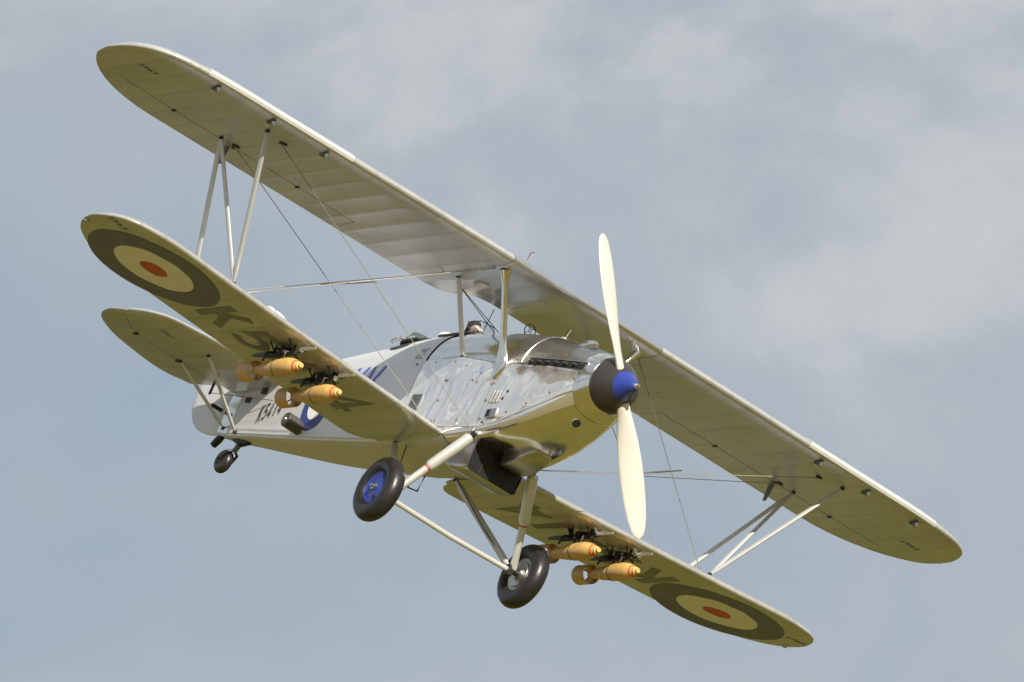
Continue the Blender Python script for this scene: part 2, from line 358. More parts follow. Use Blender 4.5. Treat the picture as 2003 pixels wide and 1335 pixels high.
def patch(name, xs, lo, hi, m, off=0.005, nphi=14, mirror=False, parent=None, wob=0.0, label=None):
    """proud panel over the hull between phi lo(x) and hi(x)"""
    outer, inner = [], []
    for x in xs:
        a, b = lo(x), hi(x); ps = [a + (b - a) * j / nphi for j in range(nphi + 1)]
        if mirror: ps = [180 - p for p in ps]
        outer.append([fpt(x, p, off + (wob * buckle(x, fpt(x, p).z) * min(1.0, 6 * math.sin(PI * j / nphi)) if wob else 0)) for j, p in enumerate(ps)])
        inner.append([fpt(x, p, off - 0.012) for p in ps])
    bm = newbm(); V = grid(bm, outer); n, k = len(xs), nphi + 1
    rim = [(0, j) for j in range(k)] + [(i, k - 1) for i in range(1, n)] + [(n - 1, j) for j in range(k - 2, -1, -1)] + [(i, 0) for i in range(n - 2, 0, -1)]
    W = [bm.verts.new(inner[i][j]) for i, j in rim]
    for q in range(len(rim)):
        a, b = rim[q], rim[(q + 1) % len(rim)]
        bm.faces.new([V[a[0]][a[1]], V[b[0]][b[1]], W[(q + 1) % len(rim)], W[q]])
    bmesh.ops.recalc_face_normals(bm, faces=bm.faces)
    # make sure the big face looks outwards
    f = bm.faces[0] if False else None
    bm.faces.ensure_lookup_table(); c = bm.faces[len(bm.faces) // 4]; ctr = c.calc_center_median(); w = sect(ctr.x)
    if c.normal.dot(Vector((0, ctr.y, ctr.z - w[3]))) < 0:
        for fc in bm.faces: fc.normal_flip()
    return finish(bm, name, m, parent or plane, 35)

hull('fuselage', -3.62, -8.18, 46, 'silver_dope_fuselage', 0.0, (False, True), 0.0022)
hull('forward_fuselage', -0.475, -3.64, 40, 'polished_smooth', -0.010, (True, False))
Z = lambda z0, x0, z1, x1: (lambda x: phi_at(x, z0 + (z1 - z0) * (x - x0) / (x1 - x0)))
const = lambda v: (lambda x: v)
lin = lambda a, b, n: list(np.linspace(a, b, n))
seam = lambda x: float(np.interp(-x, [0.62, 1.05, 1.4, 1.7, 2.0, 3.6], [-0.20, -0.40, -0.54, -0.64, -0.70, -0.72]))
for mir in (False, True):
    patch('side_cowl_panel', lin(-0.665, -2.005, 90), lambda x: phi_at(x, seam(x) + 0.004), lambda x: phi_at(x, float(np.interp(-x, [0.66, 1.4, 2.0], [0.0, 0.03, 0.02]))), 'polished_sooty', 0.0045, 50, mir, wob=1.0)
    patch('lower_side_strip', lin(-0.665, -2.60, 40), lambda x: phi_at(x, sect(x)[2] + 0.35 * (seam(x) - sect(x)[2])) , lambda x: phi_at(x, seam(x) - 0.004), 'polished', 0.0035, 10, mir)
    patch('mid_side_panel', lin(-2.013, -3.60, 110), lambda x: phi_at(x, seam(x) + 0.004), lambda x: phi_at(x, float(np.interp(-x, [2.0, 2.9, 3.6], [0.02, 0.12, 0.07]))), 'polished', 0.0045, 60, mir, wob=1.0)
    patch('wing_root_panel', lin(-2.61, -3.60, 16), lambda x: phi_at(x, -0.79), lambda x: phi_at(x, seam(x) - 0.004), 'polished_smooth', 0.0035, 6, mir)
patch('top_cowl_panel', lin(-0.665, -2.005, 26), lambda x: phi_at(x, float(np.interp(-x, [0.66, 1.4, 2.0], [0.008, 0.038, 0.028]))), lambda x: 180 - phi_at(x, float(np.interp(-x, [0.66, 1.4, 2.0], [0.008, 0.038, 0.028]))), 'worn_metal', 0.005, 44)
patch('cockpit_decking', lin(-2.013, -3.30, 22), lambda x: phi_at(x, float(np.interp(-x, [2.0, 2.9, 3.6], [0.028, 0.128, 0.078]))), lambda x: 180 - phi_at(x, float(np.interp(-x, [2.0, 2.9, 3.6], [0.028, 0.128, 0.078]))), 'polished_smooth', 0.004, 44)
patch('nose_ring', lin(-0.478, -0.655, 8), const(-178), const(178), 'polished_smooth', 0.003, 90)
patch('belly_cowl', lin(-0.665, -1.93, 30), lambda x: 180 - phi_at(x, sect(x)[2] + 0.35 * (seam(x) - sect(x)[2])) + 0.6, lambda x: 360 + phi_at(x, sect(x)[2] + 0.35 * (seam(x) - sect(x)[2])) - 0.6, 'polished_smooth', 0.004, 60)
patch('belly_panel', lin(-2.62, -3.95, 14), const(212), const(328), 'silver_paint', 0.003, 30)
# stern metal panels
for mir in (False, True):
    patch('stern_panel', lin(-7.86, -8.175, 6), lambda x: phi_at(x, sect(x)[2] + 0.03), lambda x: phi_at(x, -0.06), 'polished_smooth', 0.004, 12, mir)

# ---- spinner
lathe('spinner', [(-0.505, 0.286), (-0.47, 0.289), (-0.44, 0.281), (-0.40, 0.262), (-0.35, 0.233), (-0.30, 0.197), (-0.25, 0.157)], 'spinner_brown', plane, n=56, caps=False)
sp = bpy.data.objects['spinner']
lathe('spinner_tip', [(-0.251, 0.1575), (-0.20, 0.125), (-0.15, 0.094), (-0.10, 0.064), (-0.065, 0.044), (-0.055, 0.03), (-0.054, 0.0005)], 'blue_paint', sp, n=48)
lathe('starter_dog', [(-0.075, 0.030), (-0.03, 0.029), (-0.028, 0.020), (0.012, 0.018), (0.014, 0.001)], 'worn_metal', sp, n=16)
lathe('spinner_backplate', [(-0.512, 0.10), (-0.512, 0.293), (-0.498, 0.293), (-0.498, 0.10)], 'polished_smooth', sp, n=56, caps=False)

# ---- propeller, stopped: two wooden blades
def prop():
    hub = empty('propeller'); hub.parent = plane; hub.location = (-0.34, 0, 0)
    d = Vector((0, -0.58, 0.81)).normalized()
    for s, nm in ((1, 'blade'), (-1, 'blade')):
        ax = d * s; tang = Vector((1, 0, 0)).cross(ax)
        rows = []
        for r, c, t, tw in [(0.12, 0.13, 0.10, 60), (0.26, 0.15, 0.085, 52), (0.40, 0.185, 0.068, 44), (0.60, 0.225, 0.052, 36), (0.80, 0.245, 0.042, 30), (1.00, 0.245, 0.034, 25.5), (1.20, 0.230, 0.027, 22), (1.38, 0.195, 0.020, 19.5), (1.49, 0.15, 0.015, 18), (1.545, 0.10, 0.011, 17.5), (1.575, 0.045, 0.007, 17), (1.58, 0.012, 0.004, 17)]:
            a = math.radians(tw); cd = tang * math.cos(a) + Vector((1, 0, 0)) * math.sin(a); td = ax.cross(cd)
            rows.append([ax * r + cd * (c / 2 * math.cos(2 * PI * j / 20)) + td * (t / 2 * math.sin(2 * PI * j / 20) * (1.25 if math.sin(2 * PI * j / 20) > 0 else 0.7)) for j in range(20)])
        bm = newbm(); V = grid(bm, rows, True); bm.faces.new(V[-1]); bm.faces.new(V[0][::-1]); bmesh.ops.recalc_face_normals(bm, faces=bm.faces)
        finish(bm, nm, 'prop_grey', hub, 50)
prop()

# ------------------------------------------------------------------ wings
def spline(pts, k=16):
    """Catmull-Rom through 2-D points"""
    P = [np.array(p, float) for p in pts]; P = [2 * P[0] - P[1]] + P + [2 * P[-1] - P[-2]]; out = []
    for i in range(1, len(P) - 2):
        for t in np.linspace(0, 1, k, endpoint=False):
            a, b, c, d = P[i - 1:i + 3]
            out.append(0.5 * (2 * b + (c - a) * t + (2 * a - 5 * b + 4 * c - d) * t * t + (3 * b - a - 3 * c + d) * t**3))
    out.append(P[-2]); return np.array(out)
class Wing:
    def __init__(s, LE, TE, zle, slope, thick, camber, rib, sag=0.006):
        a, b = spline(LE), spline(TE)
        s.le = (np.maximum.accumulate(a[:, 0]), a[:, 1]); s.te = (np.maximum.accumulate(b[:, 0]), b[:, 1]); s.zle = zle; s.slope = slope; s.th = thick; s.cam = camber; s.rib = rib; s.sag = sag
        s.tip = LE[-1][0]
    def xle(s, y): return float(np.interp(y, *s.le))
    def xte(s, y): return float(np.interp(y, *s.te))
    def foil(s, t, up, c):
        th, m, p = s.th, s.cam, 0.38
        yt = 5 * th * (0.2969 * math.sqrt(max(t, 0)) - 0.126 * t - 0.3516 * t * t + 0.2843 * t**3 - 0.1036 * t**4)
        yc = m / p**2 * (2 * p * t - t * t) if t < p else m / (1 - p)**2 * (1 - 2 * p + 2 * p * t - t * t)
        return yc + yt if up else yc - yt
    def z(s, y, x, up, flat=False):
        """height of the upper / lower skin at |y|, x"""
        y = min(y, s.tip); xl, xt = s.xle(y), s.xte(y); c = max(xl - xt, 1e-4); t = min(max((xl - x) / c, 0), 1)
        xr = s.xle(min(y, s.tip * 0.85))
        base = s.zle(y) + s.slope * (x - xr)
        h = s.foil(t, up, c) * c * (1.0 if c > 0.5 else 1.0)
        if s.rib and not flat:
            u = (y / s.rib) % 1.0; e = 4 * u * (1 - u); g = np.clip((t - 0.08) / 0.12, 0, 1) * np.clip((0.97 - t) / 0.15, 0, 1)
            h += s.sag * e * g * (-1 if up else 1)
        return base + h
    def pt(s, side, y, t, up):
        xl, xt = s.xle(y), s.xte(y); x = xl + (xt - xl) * t
        return Vector((x, side * y, s.z(y, x, up)))
    def panel(s, name, side, y0, y1, m, parent, t0=lambda y: 0.0, t1=lambda y: 1.0, caps=(True, True), nt=26, dy=None):
        dy = dy or (s.rib / 10 if s.rib else 0.06)
        n = max(4, int(round((y1 - y0) / dy))); ys = list(np.linspace(y0, y1, n + 1))
        if y1 >= s.tip - 1e-6:      # crowd the rounded tip
            ys = [y for y in ys if y < s.tip - 0.5] + [s.tip - 0.5 * (1 - math.sin(PI / 2 * q)) for q in np.linspace(0.0, 0.9995, 26)]
        rows = []
        for y in ys:
            a, b = t0(y), t1(y)
            tt = [a + (b - a) * (0.5 - 0.5 * math.cos(PI * q / nt)) if a == 0 else a + (b - a) * q / nt for q in range(nt + 1)]
            rows.append([s.pt(side, y, t, True) for t in tt[::-1]] + [s.pt(side, y, t, False) for t in (tt[1:] if a == 0 else tt)])
        bm = newbm(); V = grid(bm, rows, True)
        for k, c in zip((0, -1), caps):
            if c:
                try: bm.faces.new(V[k])
                except ValueError: pass
        bmesh.ops.remove_doubles(bm, verts=bm.verts, dist=1e-5)
        bmesh.ops.recalc_face_normals(bm, faces=bm.faces)
        return finish(bm, name, m, parent, 38)

UPPER = Wing([(0.0, -1.665), (0.5, -1.665), (1.0, -1.668), (2.0, -1.695), (3.0, -1.735), (4.0, -1.775), (4.7, -1.80), (5.2, -1.875), (5.45, -1.975), (5.63, -2.15), (5.735, -2.42), (5.765, -2.72)],
             [(0.0, -3.085), (0.30, -3.095), (0.44, -3.13), (0.53, -3.23), (0.61, -3.44), (0.72, -3.53), (0.85, -3.565), (1.0, -3.585), (2.0, -3.61), (3.0, -3.64), (4.0, -3.675), (4.6, -3.69), (4.85, -3.66), (5.05, -3.60), (5.25, -3.50), (5.46, -3.34), (5.62, -3.15), (5.72, -2.96), (5.765, -2.72)],
             lambda y: 0.962 + 0.004 * max(0, y - 1), 0.088, 0.105, 0.030, 0.285, 0.0055)
LOWER = Wing([(0.0, -2.62), (0.5, -2.62), (1.0, -2.62), (2.0, -2.625), (3.3, -2.60), (4.1, -2.565), (4.45, -2.62), (4.67, -2.72), (4.80, -2.88), (4.87, -3.10), (4.885, -3.25)],
             [(0.0, -3.80), (0.46, -3.84), (0.54, -3.98), (0.63, -4.11), (0.78, -4.165), (1.3, -4.165), (2.4, -4.13), (3.5, -4.10), (4.0, -4.06), (4.25, -4.02), (4.46, -3.93), (4.68, -3.74), (4.80, -3.56), (4.86, -3.40), (4.885, -3.25)],
             lambda y: -0.77 + 0.06 * (y - 0.5), 0.080, 0.105, 0.030, 0.27, 0.0055)
HX = lambda y: -3.17 - 0.03 * (y - 2.1) / 3                      # aileron hinge line
A0, A1 = 2.12, 5.40
def ht(y, d=0.0):
    xl, xt = UPPER.xle(y), UPPER.xte(y); return float(np.clip((xl - HX(y) + d) / (xl - xt), 0.05, 0.985))
uc = UPPER.panel('upper_wing_centre_section', 1, 0.0, 1.012, 'centre_metal', plane, caps=(False, True))
uc2 = UPPER.panel('upper_wing_centre_section', -1, 0.0, 1.012, 'centre_metal', plane, caps=(False, True))
# the two halves are one piece of structure: join them
bmj = newbm(); bmj.from_mesh(uc.data); bmj.from_mesh(uc2.data); bmesh.ops.remove_doubles(bmj, verts=bmj.verts, dist=1e-4); bmj.normal_update(); bmj.to_mesh(uc.data); bmj.free()
bpy.data.objects.remove(uc2)
UW, LW = {}, {}
for side in (-1, 1):
    w = empty('upper_wing'); w.parent = plane; UW[side] = w
    UPPER.panel('inner_panel', side, 1.020, A0, 'fabric_upper', w, caps=(True, True))
    UPPER.panel('spar_panel', side, A0, A1, 'fabric_upper', w, t1=lambda y: ht(y, -0.012), caps=(False, False))
    UPPER.panel('wing_tip', side, A1, UPPER.tip, 'fabric_upper', w, caps=(True, False))
    UPPER.panel('aileron', side, A0 + 0.008, A1 - 0.008, 'fabric_upper', w, t0=lambda y: ht(y, 0.006), caps=(True, True), nt=10)
    w = empty('lower_wing'); w.parent = plane; LW[side] = w
    LOWER.panel('wing_panel', side, 0.462, LOWER.tip, 'fabric_lower', w, caps=(True, False))
# leading-edge slats over the outer upper wing
for side in (-1, 1):
    rows = []
    for y in np.linspace(3.15, 5.0, 40):
        xl = UPPER.xle(y); c = xl - UPPER.xte(y)
        row = []
        for t, up in [(0.10, True), (0.06, True), (0.03, True), (0.012, True), (0.003, True), (0.0, True), (0.006, False), (0.014, False)]:
            p = UPPER.pt(side, y, t, up); row.append(p + Vector((0.007, 0, 0.006 if up else -0.002)))
        rows.append(row)
    bm = newbm(); V = grid(bm, rows)
    bmesh.ops.recalc_face_normals(bm, faces=bm.faces)
    bmesh.ops.solidify(bm, geom=bm.faces[:], thickness=0.006)
    finish(bm, 'leading_edge_slat', 'silver_paint', UW[side])
    for y in (3.41, 4.10, 4.81):
        xl = UPPER.xle(y); zz = UPPER.z(y, xl - 0.17, False)
        b = newbm(); add_box(b, (xl - 0.15, side * y, zz - 0.012), (0.13, 0.045, 0.03), None, 0.008); add_box(b, (xl - 0.10, side * y, zz - 0.025), (0.05, 0.03, 0.05), None, 0.006)
        o = finish(b, 'slat_bracket', 'rack_grey', UW[side])
        lathe('slat_bolt', [(-0.02, 0.001), (-0.02, 0.017), (0.02, 0.017), (0.02, 0.001)], 'pale_fitting', UW[side], (xl - 0.205, side * y, zz - 0.030), 'y', 12)
    # aileron hinge fittings and the aileron horn
    for y in (2.9, 3.75, 4.55):
        box('aileron_hinge', (HX(y) + 0.005, side * y, UPPER.z(y, HX(y), False) - 0.004), (0.07, 0.022, 0.016), 'dark_metal', UW[side])
    bm = newbm(); z0 = UPPER.z(3.78, HX(3.78) - 0.06, False)
    vs = [(HX(3.78) - 0.03, 0, 0.01), (HX(3.78) - 0.13, 0, 0.01), (HX(3.78) - 0.12, 0, -0.20), (HX(3.78) - 0.07, 0, -0.20)]
    A = [bm.verts.new((x, side * 3.772, z0 + z)) for x, _, z in vs]; Bv = [bm.verts.new((x, side * 3.788, z0 + z)) for x, _, z in vs]
    bm.faces.new(A); bm.faces.new(Bv[::-1])
    for q in range(4): bm.faces.new([A[q], Bv[q], Bv[(q + 1) % 4], A[(q + 1) % 4]])
    bmesh.ops.recalc_face_normals(bm, faces=bm.faces); finish(bm, 'aileron_horn', 'rack_grey', UW[side])
    # tip handling plate
    yy = LOWER.tip - 0.07
    lathe('picket_ring', [(-0.006, 0.016), (-0.006, 0.034), (0.006, 0.034), (0.006, 0.016), (-0.006, 0.016)], 'pale_fitting', LW[side], (LOWER.xte(yy) + 0.10, side * yy, LOWER.z(yy, LOWER.xte(yy) + 0.1, False) - 0.01), 'z', 18, False)

# ---- markings laid on the skins
def decal(name, polys, fn, m, parent):
    """polys: list of vertex grids in (u, v); fn maps to a point"""
    bm = newbm()
    for G in polys: grid(bm, [[fn(u, v) for u, v in row] for row in G])
    return finish(bm, name, m, parent, 60)
def disc_grid(cx, cy, r0, r1, nr=6, na=72):
    return [[(cx + (r0 + (r1 - r0) * i / nr) * math.cos(2 * PI * j / na), cy + (r0 + (r1 - r0) * i / nr) * math.sin(2 * PI * j / na)) for j in range(na + 1)] for i in range(nr + 1)]
def stroke(pts, wd, seg=0.05):
    """thick polyline as grids; flat ends parallel to the run"""
    out = []
    P = [np.array(p, float) for p in pts]
    L_, R_ = [], []
    for i, p in enumerate(P):
        d0 = P[i] - P[i - 1] if i else P[1] - P[0]; d1 = P[i + 1] - P[i] if i < len(P) - 1 else d0
        d0 = d0 / np.linalg.norm(d0); d1 = d1 / np.linalg.norm(d1); n0 = np.array([-d0[1], d0[0]]); n1 = np.array([-d1[1], d1[0]])
        b = n0 + n1; b /= max(1e-6, np.linalg.norm(b)); k = wd / 2 / max(0.45, b @ n0); L_.append(p + b * k); R_.append(p - b * k)
    rows = []
    for i in range(len(P) - 1):
        n = max(1, int(np.linalg.norm(P[i + 1] - P[i]) / seg))
        for q in range(n + (1 if i == len(P) - 2 else 0)):
            t = q / n; a = L_[i] * (1 - t) + L_[i + 1] * t; c = R_[i] * (1 - t) + R_[i + 1] * t
            rows.append([tuple(a * (1 - s) + c * s) for s in (0, 1 / 3, 2 / 3, 1)])
    return rows
arc = lambda cx, cy, rx, ry, a0, a1, n=10: [(cx + rx * math.cos(math.radians(a0 + (a1 - a0) * i / n)), cy + ry * math.sin(math.radians(a0 + (a1 - a0) * i / n))) for i in range(n + 1)]
GL = {  # unit box: u 0..1 to the reader's right, v 0..1 up
    'K': [[(0.14, 0), (0.14, 1)], [(0.20, 0.42), (0.86, 1.0)], [(0.42, 0.60), (0.90, 0.0)]],
    '5': [[(0.88, 0.91), (0.26, 0.91), (0.20, 0.52)] + arc(0.46, 0.32, 0.42, 0.25, 130, -140, 14)],
    '4': [[(0.95, 0.24), (0.10, 0.24), (0.66, 0.97), (0.66, 0.0)]],
    '1': [[(0.5, 0.0), (0.5, 1.0)]],
    'X': [[(0.05, 0), (0.95, 1)], [(0.05, 1), (0.95, 0)]],
    'V': [[(0.05, 1), (0.5, 0.05)], [(0.95, 1), (0.5, 0.05)]]}
def wing_under(W, side, off): return lambda x, y: Vector((x, side * y, W.z(y, x, False) - off))
for side in (-1, 1):
    fn = wing_under(LOWER, side, 0.0035); cx, cy = -3.43, 3.886
    ro = decal('roundel', [disc_grid(cx, cy, 0.0, 0.16, 3)], fn, 'roundel_red', plane)
    decal('roundel_ring', [disc_grid(cx, cy, 0.16, 0.455, 6)], fn, 'roundel_white', ro)
    decal('roundel_ring', [disc_grid(cx, cy, 0.455, 0.755, 6)], fn, 'roundel_blue', ro)
    fn = wing_under(LOWER, side, 0.003)
    for ch, yo, yi in (('K', 3.10, 2.75), ('5', 2.66, 2.26), ('4', 2.18, 1.80), ('1', 1.78, 1.46), ('4', 1.42, 1.04)):
        def gm(u, v, yo=yo, yi=yi, side=side):
            # starboard reads with the tops forward, port with the tops aft; the K is outboard on both
            y = yo + (yi - yo) * u; x = (-3.76 + 0.72 * v) if side < 0 else (-3.05 - 0.72 * v)
            return fn(x, y)
        hgt = 0.72; wid = yo - yi
        polys = []
        for st in GL[ch]:
            g_ = stroke([(u * wid, v * hgt) for u, v in st], 0.105)
            polys.append([[(u / wid, v / hgt) for u, v in row] for row in g_])
        decal('serial_letter', polys, gm, 'serial_wing', LW[side])
# fuselage markings, both sides
def fus_side(side, off=0.004): return lambda x, z: Vector((x, side * (half_w(x, z) + off), z))
for side in (-1, 1):
    fn = fus_side(side, 0.004); cx, cz = -5.66, -0.35
    ro = decal('fuselage_roundel', [disc_grid(cx, cz, 0.0, 0.066, 2)], fn, 'roundel_red', plane)
    decal('roundel_ring', [disc_grid(cx, cz, 0.066, 0.20, 5)], fn, 'roundel_white', ro)
    decal('roundel_ring', [disc_grid(cx, cz, 0.20, 0.333, 5)], fn, 'side_blue', ro)
    def text_strip(chars, x0, z0, cw, pitch, h, slant, wd, m, name, rise=0.0, side=side, fn=fn):
        # runs from tail to nose on starboard, nose to tail on port
        for i, ch in enumerate(chars):
            polys = []
            for st in GL[ch]:
                g_ = stroke([(u * cw, v * h) for u, v in st], wd)
                q = []
                for row in g_:
                    rr = []
                    for u, v in row:
                        uu = i * pitch + u + slant * v
                        x = x0 + uu if side < 0 else x0 + (len(chars) * pitch) - uu
                        rr.append((x, z0 + v + rise * (i * pitch + u)))
                    q.append(rr)
                polys.append(q)
            decal(name, polys, fn, m, plane)
    text_strip('K5414', -7.16, -0.495, 0.088, 0.122, 0.205, 0.04, 0.028, 'serial_black', 'serial_letter', 0.13)
    text_strip('XV', -5.22, -0.37, 0.27, 0.37, 0.42, 0.35, 0.060, 'insignia_blue', 'squadron_letter')
# rigging stencils: small type
def small_text(body, size, fn, m, parent, name='stencil_text'):
    cu = bpy.data.curves.new('t', 'FONT'); cu.body = body; cu.size = size; cu.resolution_u = 2; cu.align_x = 'CENTER'
    to = bpy.data.objects.new('t', cu); sc.collection.objects.link(to); me0 = to.to_mesh()
    vs = [fn(v.co.x, v.co.y) for v in me0.vertices]; fs = [list(p.vertices) for p in me0.polygons]
    to.to_mesh_clear(); bpy.data.objects.remove(to); bpy.data.curves.remove(cu)
    me = bpy.data.meshes.new(name); me.from_pydata(vs, [], fs); me.materials.append(MAT[m]); me.update()
    o = bpy.data.objects.new(name, me); sc.collection.objects.link(o); o.parent = parent
    return o
for side in (-1, 1):
    sg = -1 if side < 0 else 1
    for W, par, x, y in ((UPPER, UW[side], -2.62, 5.30), (LOWER, LW[side], -3.00, 4.70)):
        fnw = wing_under(W, side, 0.003)
        small_text('2967', 0.12, lambda u, v, x=x, y=y, fnw=fnw, side=side: fnw(x + (v if side < 0 else -v), y - u), 'stencil', par)
    fs_ = fus_side(side, 0.006); s2 = 1 if side < 0 else -1
    small_text('2967\n4.CC', 0.085, lambda u, v, fs_=fs_, s2=s2: fs_(-3.80 + s2 * u, 0.20 + v), 'stencil', plane)

# ------------------------------------------------------------------ struts and wires
def strut(name, p0, p1, r, m, parent=plane, flat=0.46, fit=True, n=28):
    p0, p1 = Vector(p0), Vector(p1); d = p1 - p0
    o = tube(name, [p0, p0 + d * 0.03, p0 + d * 0.10, p0 + d * 0.5, p0 + d * 0.90, p0 + d * 0.97, p1], [r * 0.45, r * 0.6, r * 0.97, r, r * 0.97, r * 0.6, r * 0.45], m, parent, n, flat)
    if fit:
        for p in (p0, p1):
            bm = newbm(); add_box(bm, p, (0.055, 0.03, 0.04), None, 0.01); finish(bm, 'strut_fitting', 'dark_metal', o)
    return o
for side in (-1, 1):
    S = lambda x, y, z: Vector((x, side * y, z))
    uf, ur = S(-2.187, 3.968, UPPER.z(3.968, -2.187, False) - 0.01), S(-3.105, 3.968, UPPER.z(3.968, -3.105, False) - 0.01)
    lf, lr = S(-2.834, 3.278, LOWER.z(3.278, -2.834, True) + 0.015), S(-3.62, 3.30, LOWER.z(3.30, -3.62, True) + 0.015)
    strut('interplane_strut', uf, lf, 0.042, 'strut_paint'); strut('interplane_strut', ur, lr, 0.042, 'strut_paint'); strut('interplane_strut', ur, lf, 0.036, 'strut_paint', fit=False)
    # pylon-like front cabane, slim rear cabane
    cf0, cf1 = S(-1.995, half_w(-1.995, 0.03) + 0.005, 0.03), S(-1.965, 0.91, UPPER.z(0.91, -1.965, False) + 0.01)
    d = cf1 - cf0
    o = tube('cabane_strut', [cf0 - d * 0.02 + Vector((0.0, 0, 0)), cf0 + d * 0.10, cf0 + d * 0.2, cf0 + d * 0.3, cf0 + d * 0.82, cf0 + d * 0.93, cf1], [0.085, 0.075, 0.055, 0.047, 0.045, 0.062, 0.085], 'polished_smooth', plane, 18, 0.62)
    cr0, cr1 = S(-2.90, half_w(-2.90, 0.13) - 0.005, 0.13), S(-2.88, 0.90, UPPER.z(0.90, -2.88, False) + 0.01)
    strut('cabane_strut', cr0, cr1, 0.038, 'strut_paint', flat=0.55)
    # base fairing of the front cabane
    bm = newbm(); w0 = half_w(-2.0, -0.02)
    rows = []
    for zz, r in ((-0.155, 0.012), (-0.10, 0.055), (-0.02, 0.088), (0.05, 0.078), (0.12, 0.06)):
        yc = half_w(-2.0, zz) + 0.004 + max(0, zz + 0.02) * 0.45
        rows.append([S(-2.0 + r * math.cos(2 * PI * j / 20) * 1.15, yc + max(-0.03, 0.042 * math.sin(2 * PI * j / 20)), zz) for j in range(20)])
    V = grid(bm, rows, True); bmesh.ops.recalc_face_normals(bm, faces=bm.faces); finish(bm, 'cabane_fairing', 'polished_smooth', plane)
    # flying wires (pairs), landing wires, incidence wires, with the acorn rod between
    def wire(p0, p1, r=0.0042, m='wire', nm='bracing_wire'):
        p0, p1 = Vector(p0), Vector(p1); d = p1 - p0; k = 0.16 / d.length
        o = tube(nm, [p0, p0 + d * k, p0 + d * k * 1.02, p1 - d * k * 1.02, p1 - d * k, p1], [r * 1.5, r * 1.5, r, r, r * 1.5, r * 1.5], m, plane, 6); return o
    rf, rr = S(-2.06, 0.415, -0.755), S(-2.89, 0.50, -0.69)
    uf2, ur2 = S(-2.30, 3.72, UPPER.z(3.72, -2.30, False)), S(-3.13, 3.79, UPPER.z(3.79, -3.13, False))
    wire(rf, uf2); wire(rr, ur2)
    lf2 = S(-2.78, 3.12, LOWER.z(3.12, -2.78, True)); lm = S(-2.86, 2.36, LOWER.z(2.36, -2.86, True))
    ct, cb = S(-2.05, 0.98, UPPER.z(0.98, -2.05, False)), S(-3.00, 1.0, UPPER.z(1.0, -3.00, False))
    wire(ct, lf2, 0.0045); wire(cb, S(-3.55, 3.22, LOWER.z(3.22, -3.55, True)), 0.0045)
    def cross(p, q, r_, t_):
        u, v, w_ = q - p, t_ - r_, p - r_; a, b, c, d_, e_ = u.dot(u), u.dot(v), v.dot(v), u.dot(w_), v.dot(w_); den = a * c - b * b
        return ((p + u * ((b * e_ - c * d_) / den)) + (r_ + v * ((a * e_ - b * d_) / den))) / 2
    a0, a1 = cross(rf, uf2, ct, lf2), cross(rr, ur2, cb, S(-3.55, 3.22, LOWER.z(3.22, -3.55, True))); dd = (a0 - a1).normalized() * 0.12
    tube('wire_spreader', [a1 - dd, a0.lerp(a1, 0.5), a0 + dd], [0.008, 0.012, 0.008], 'wire', plane, 8)
    bx0 = S(-2.72, 2.2, LOWER.z(2.2, -2.72, True))
    # fittings where wires meet skins
    for p in (uf2, ur2):
        bm = newbm(); add_box(bm, p, (0.07, 0.03, 0.025), Matrix.Rotation(side * 0.5, 3, 'Z'), 0.008); add_box(bm, p + S(0.04, -0.03, -0.006), (0.02, 0.06, 0.02), None, 0.006); finish(bm, 'wire_fitting', 'dark_metal', plane)
    bm = newbm(); add_box(bm, rf + S(0, 0.0, 0.0), (0.05, 0.05, 0.14), Matrix.Rotation(0.2, 3, 'Y'), 0.01); add_box(bm, rf + S(0.03, 0.015, 0.06), (0.06, 0.02, 0.05), None, 0.005); finish(bm, 'oleo_fitting', 'dark_metal', plane)
# cross wires between the rear cabanes over the cockpit, with their small spacer
X0 = Vector((-2.95, -0.86, 0.80)); X1 = Vector((-2.95, 0.86, 0.80))
for a, b in ((X0, Vector((-2.98, 0.40, 0.33))), (X1, Vector((-2.98, -0.40, 0.33))), (X0, Vector((-3.15, 0.10, 0.58))), (Vector((-3.08, -0.25, 0.80)), Vector((-3.05, -0.28, 0.45)))):
    tube('cabane_wire', [a, b], 0.0045, 'wire_dark', plane, 6)

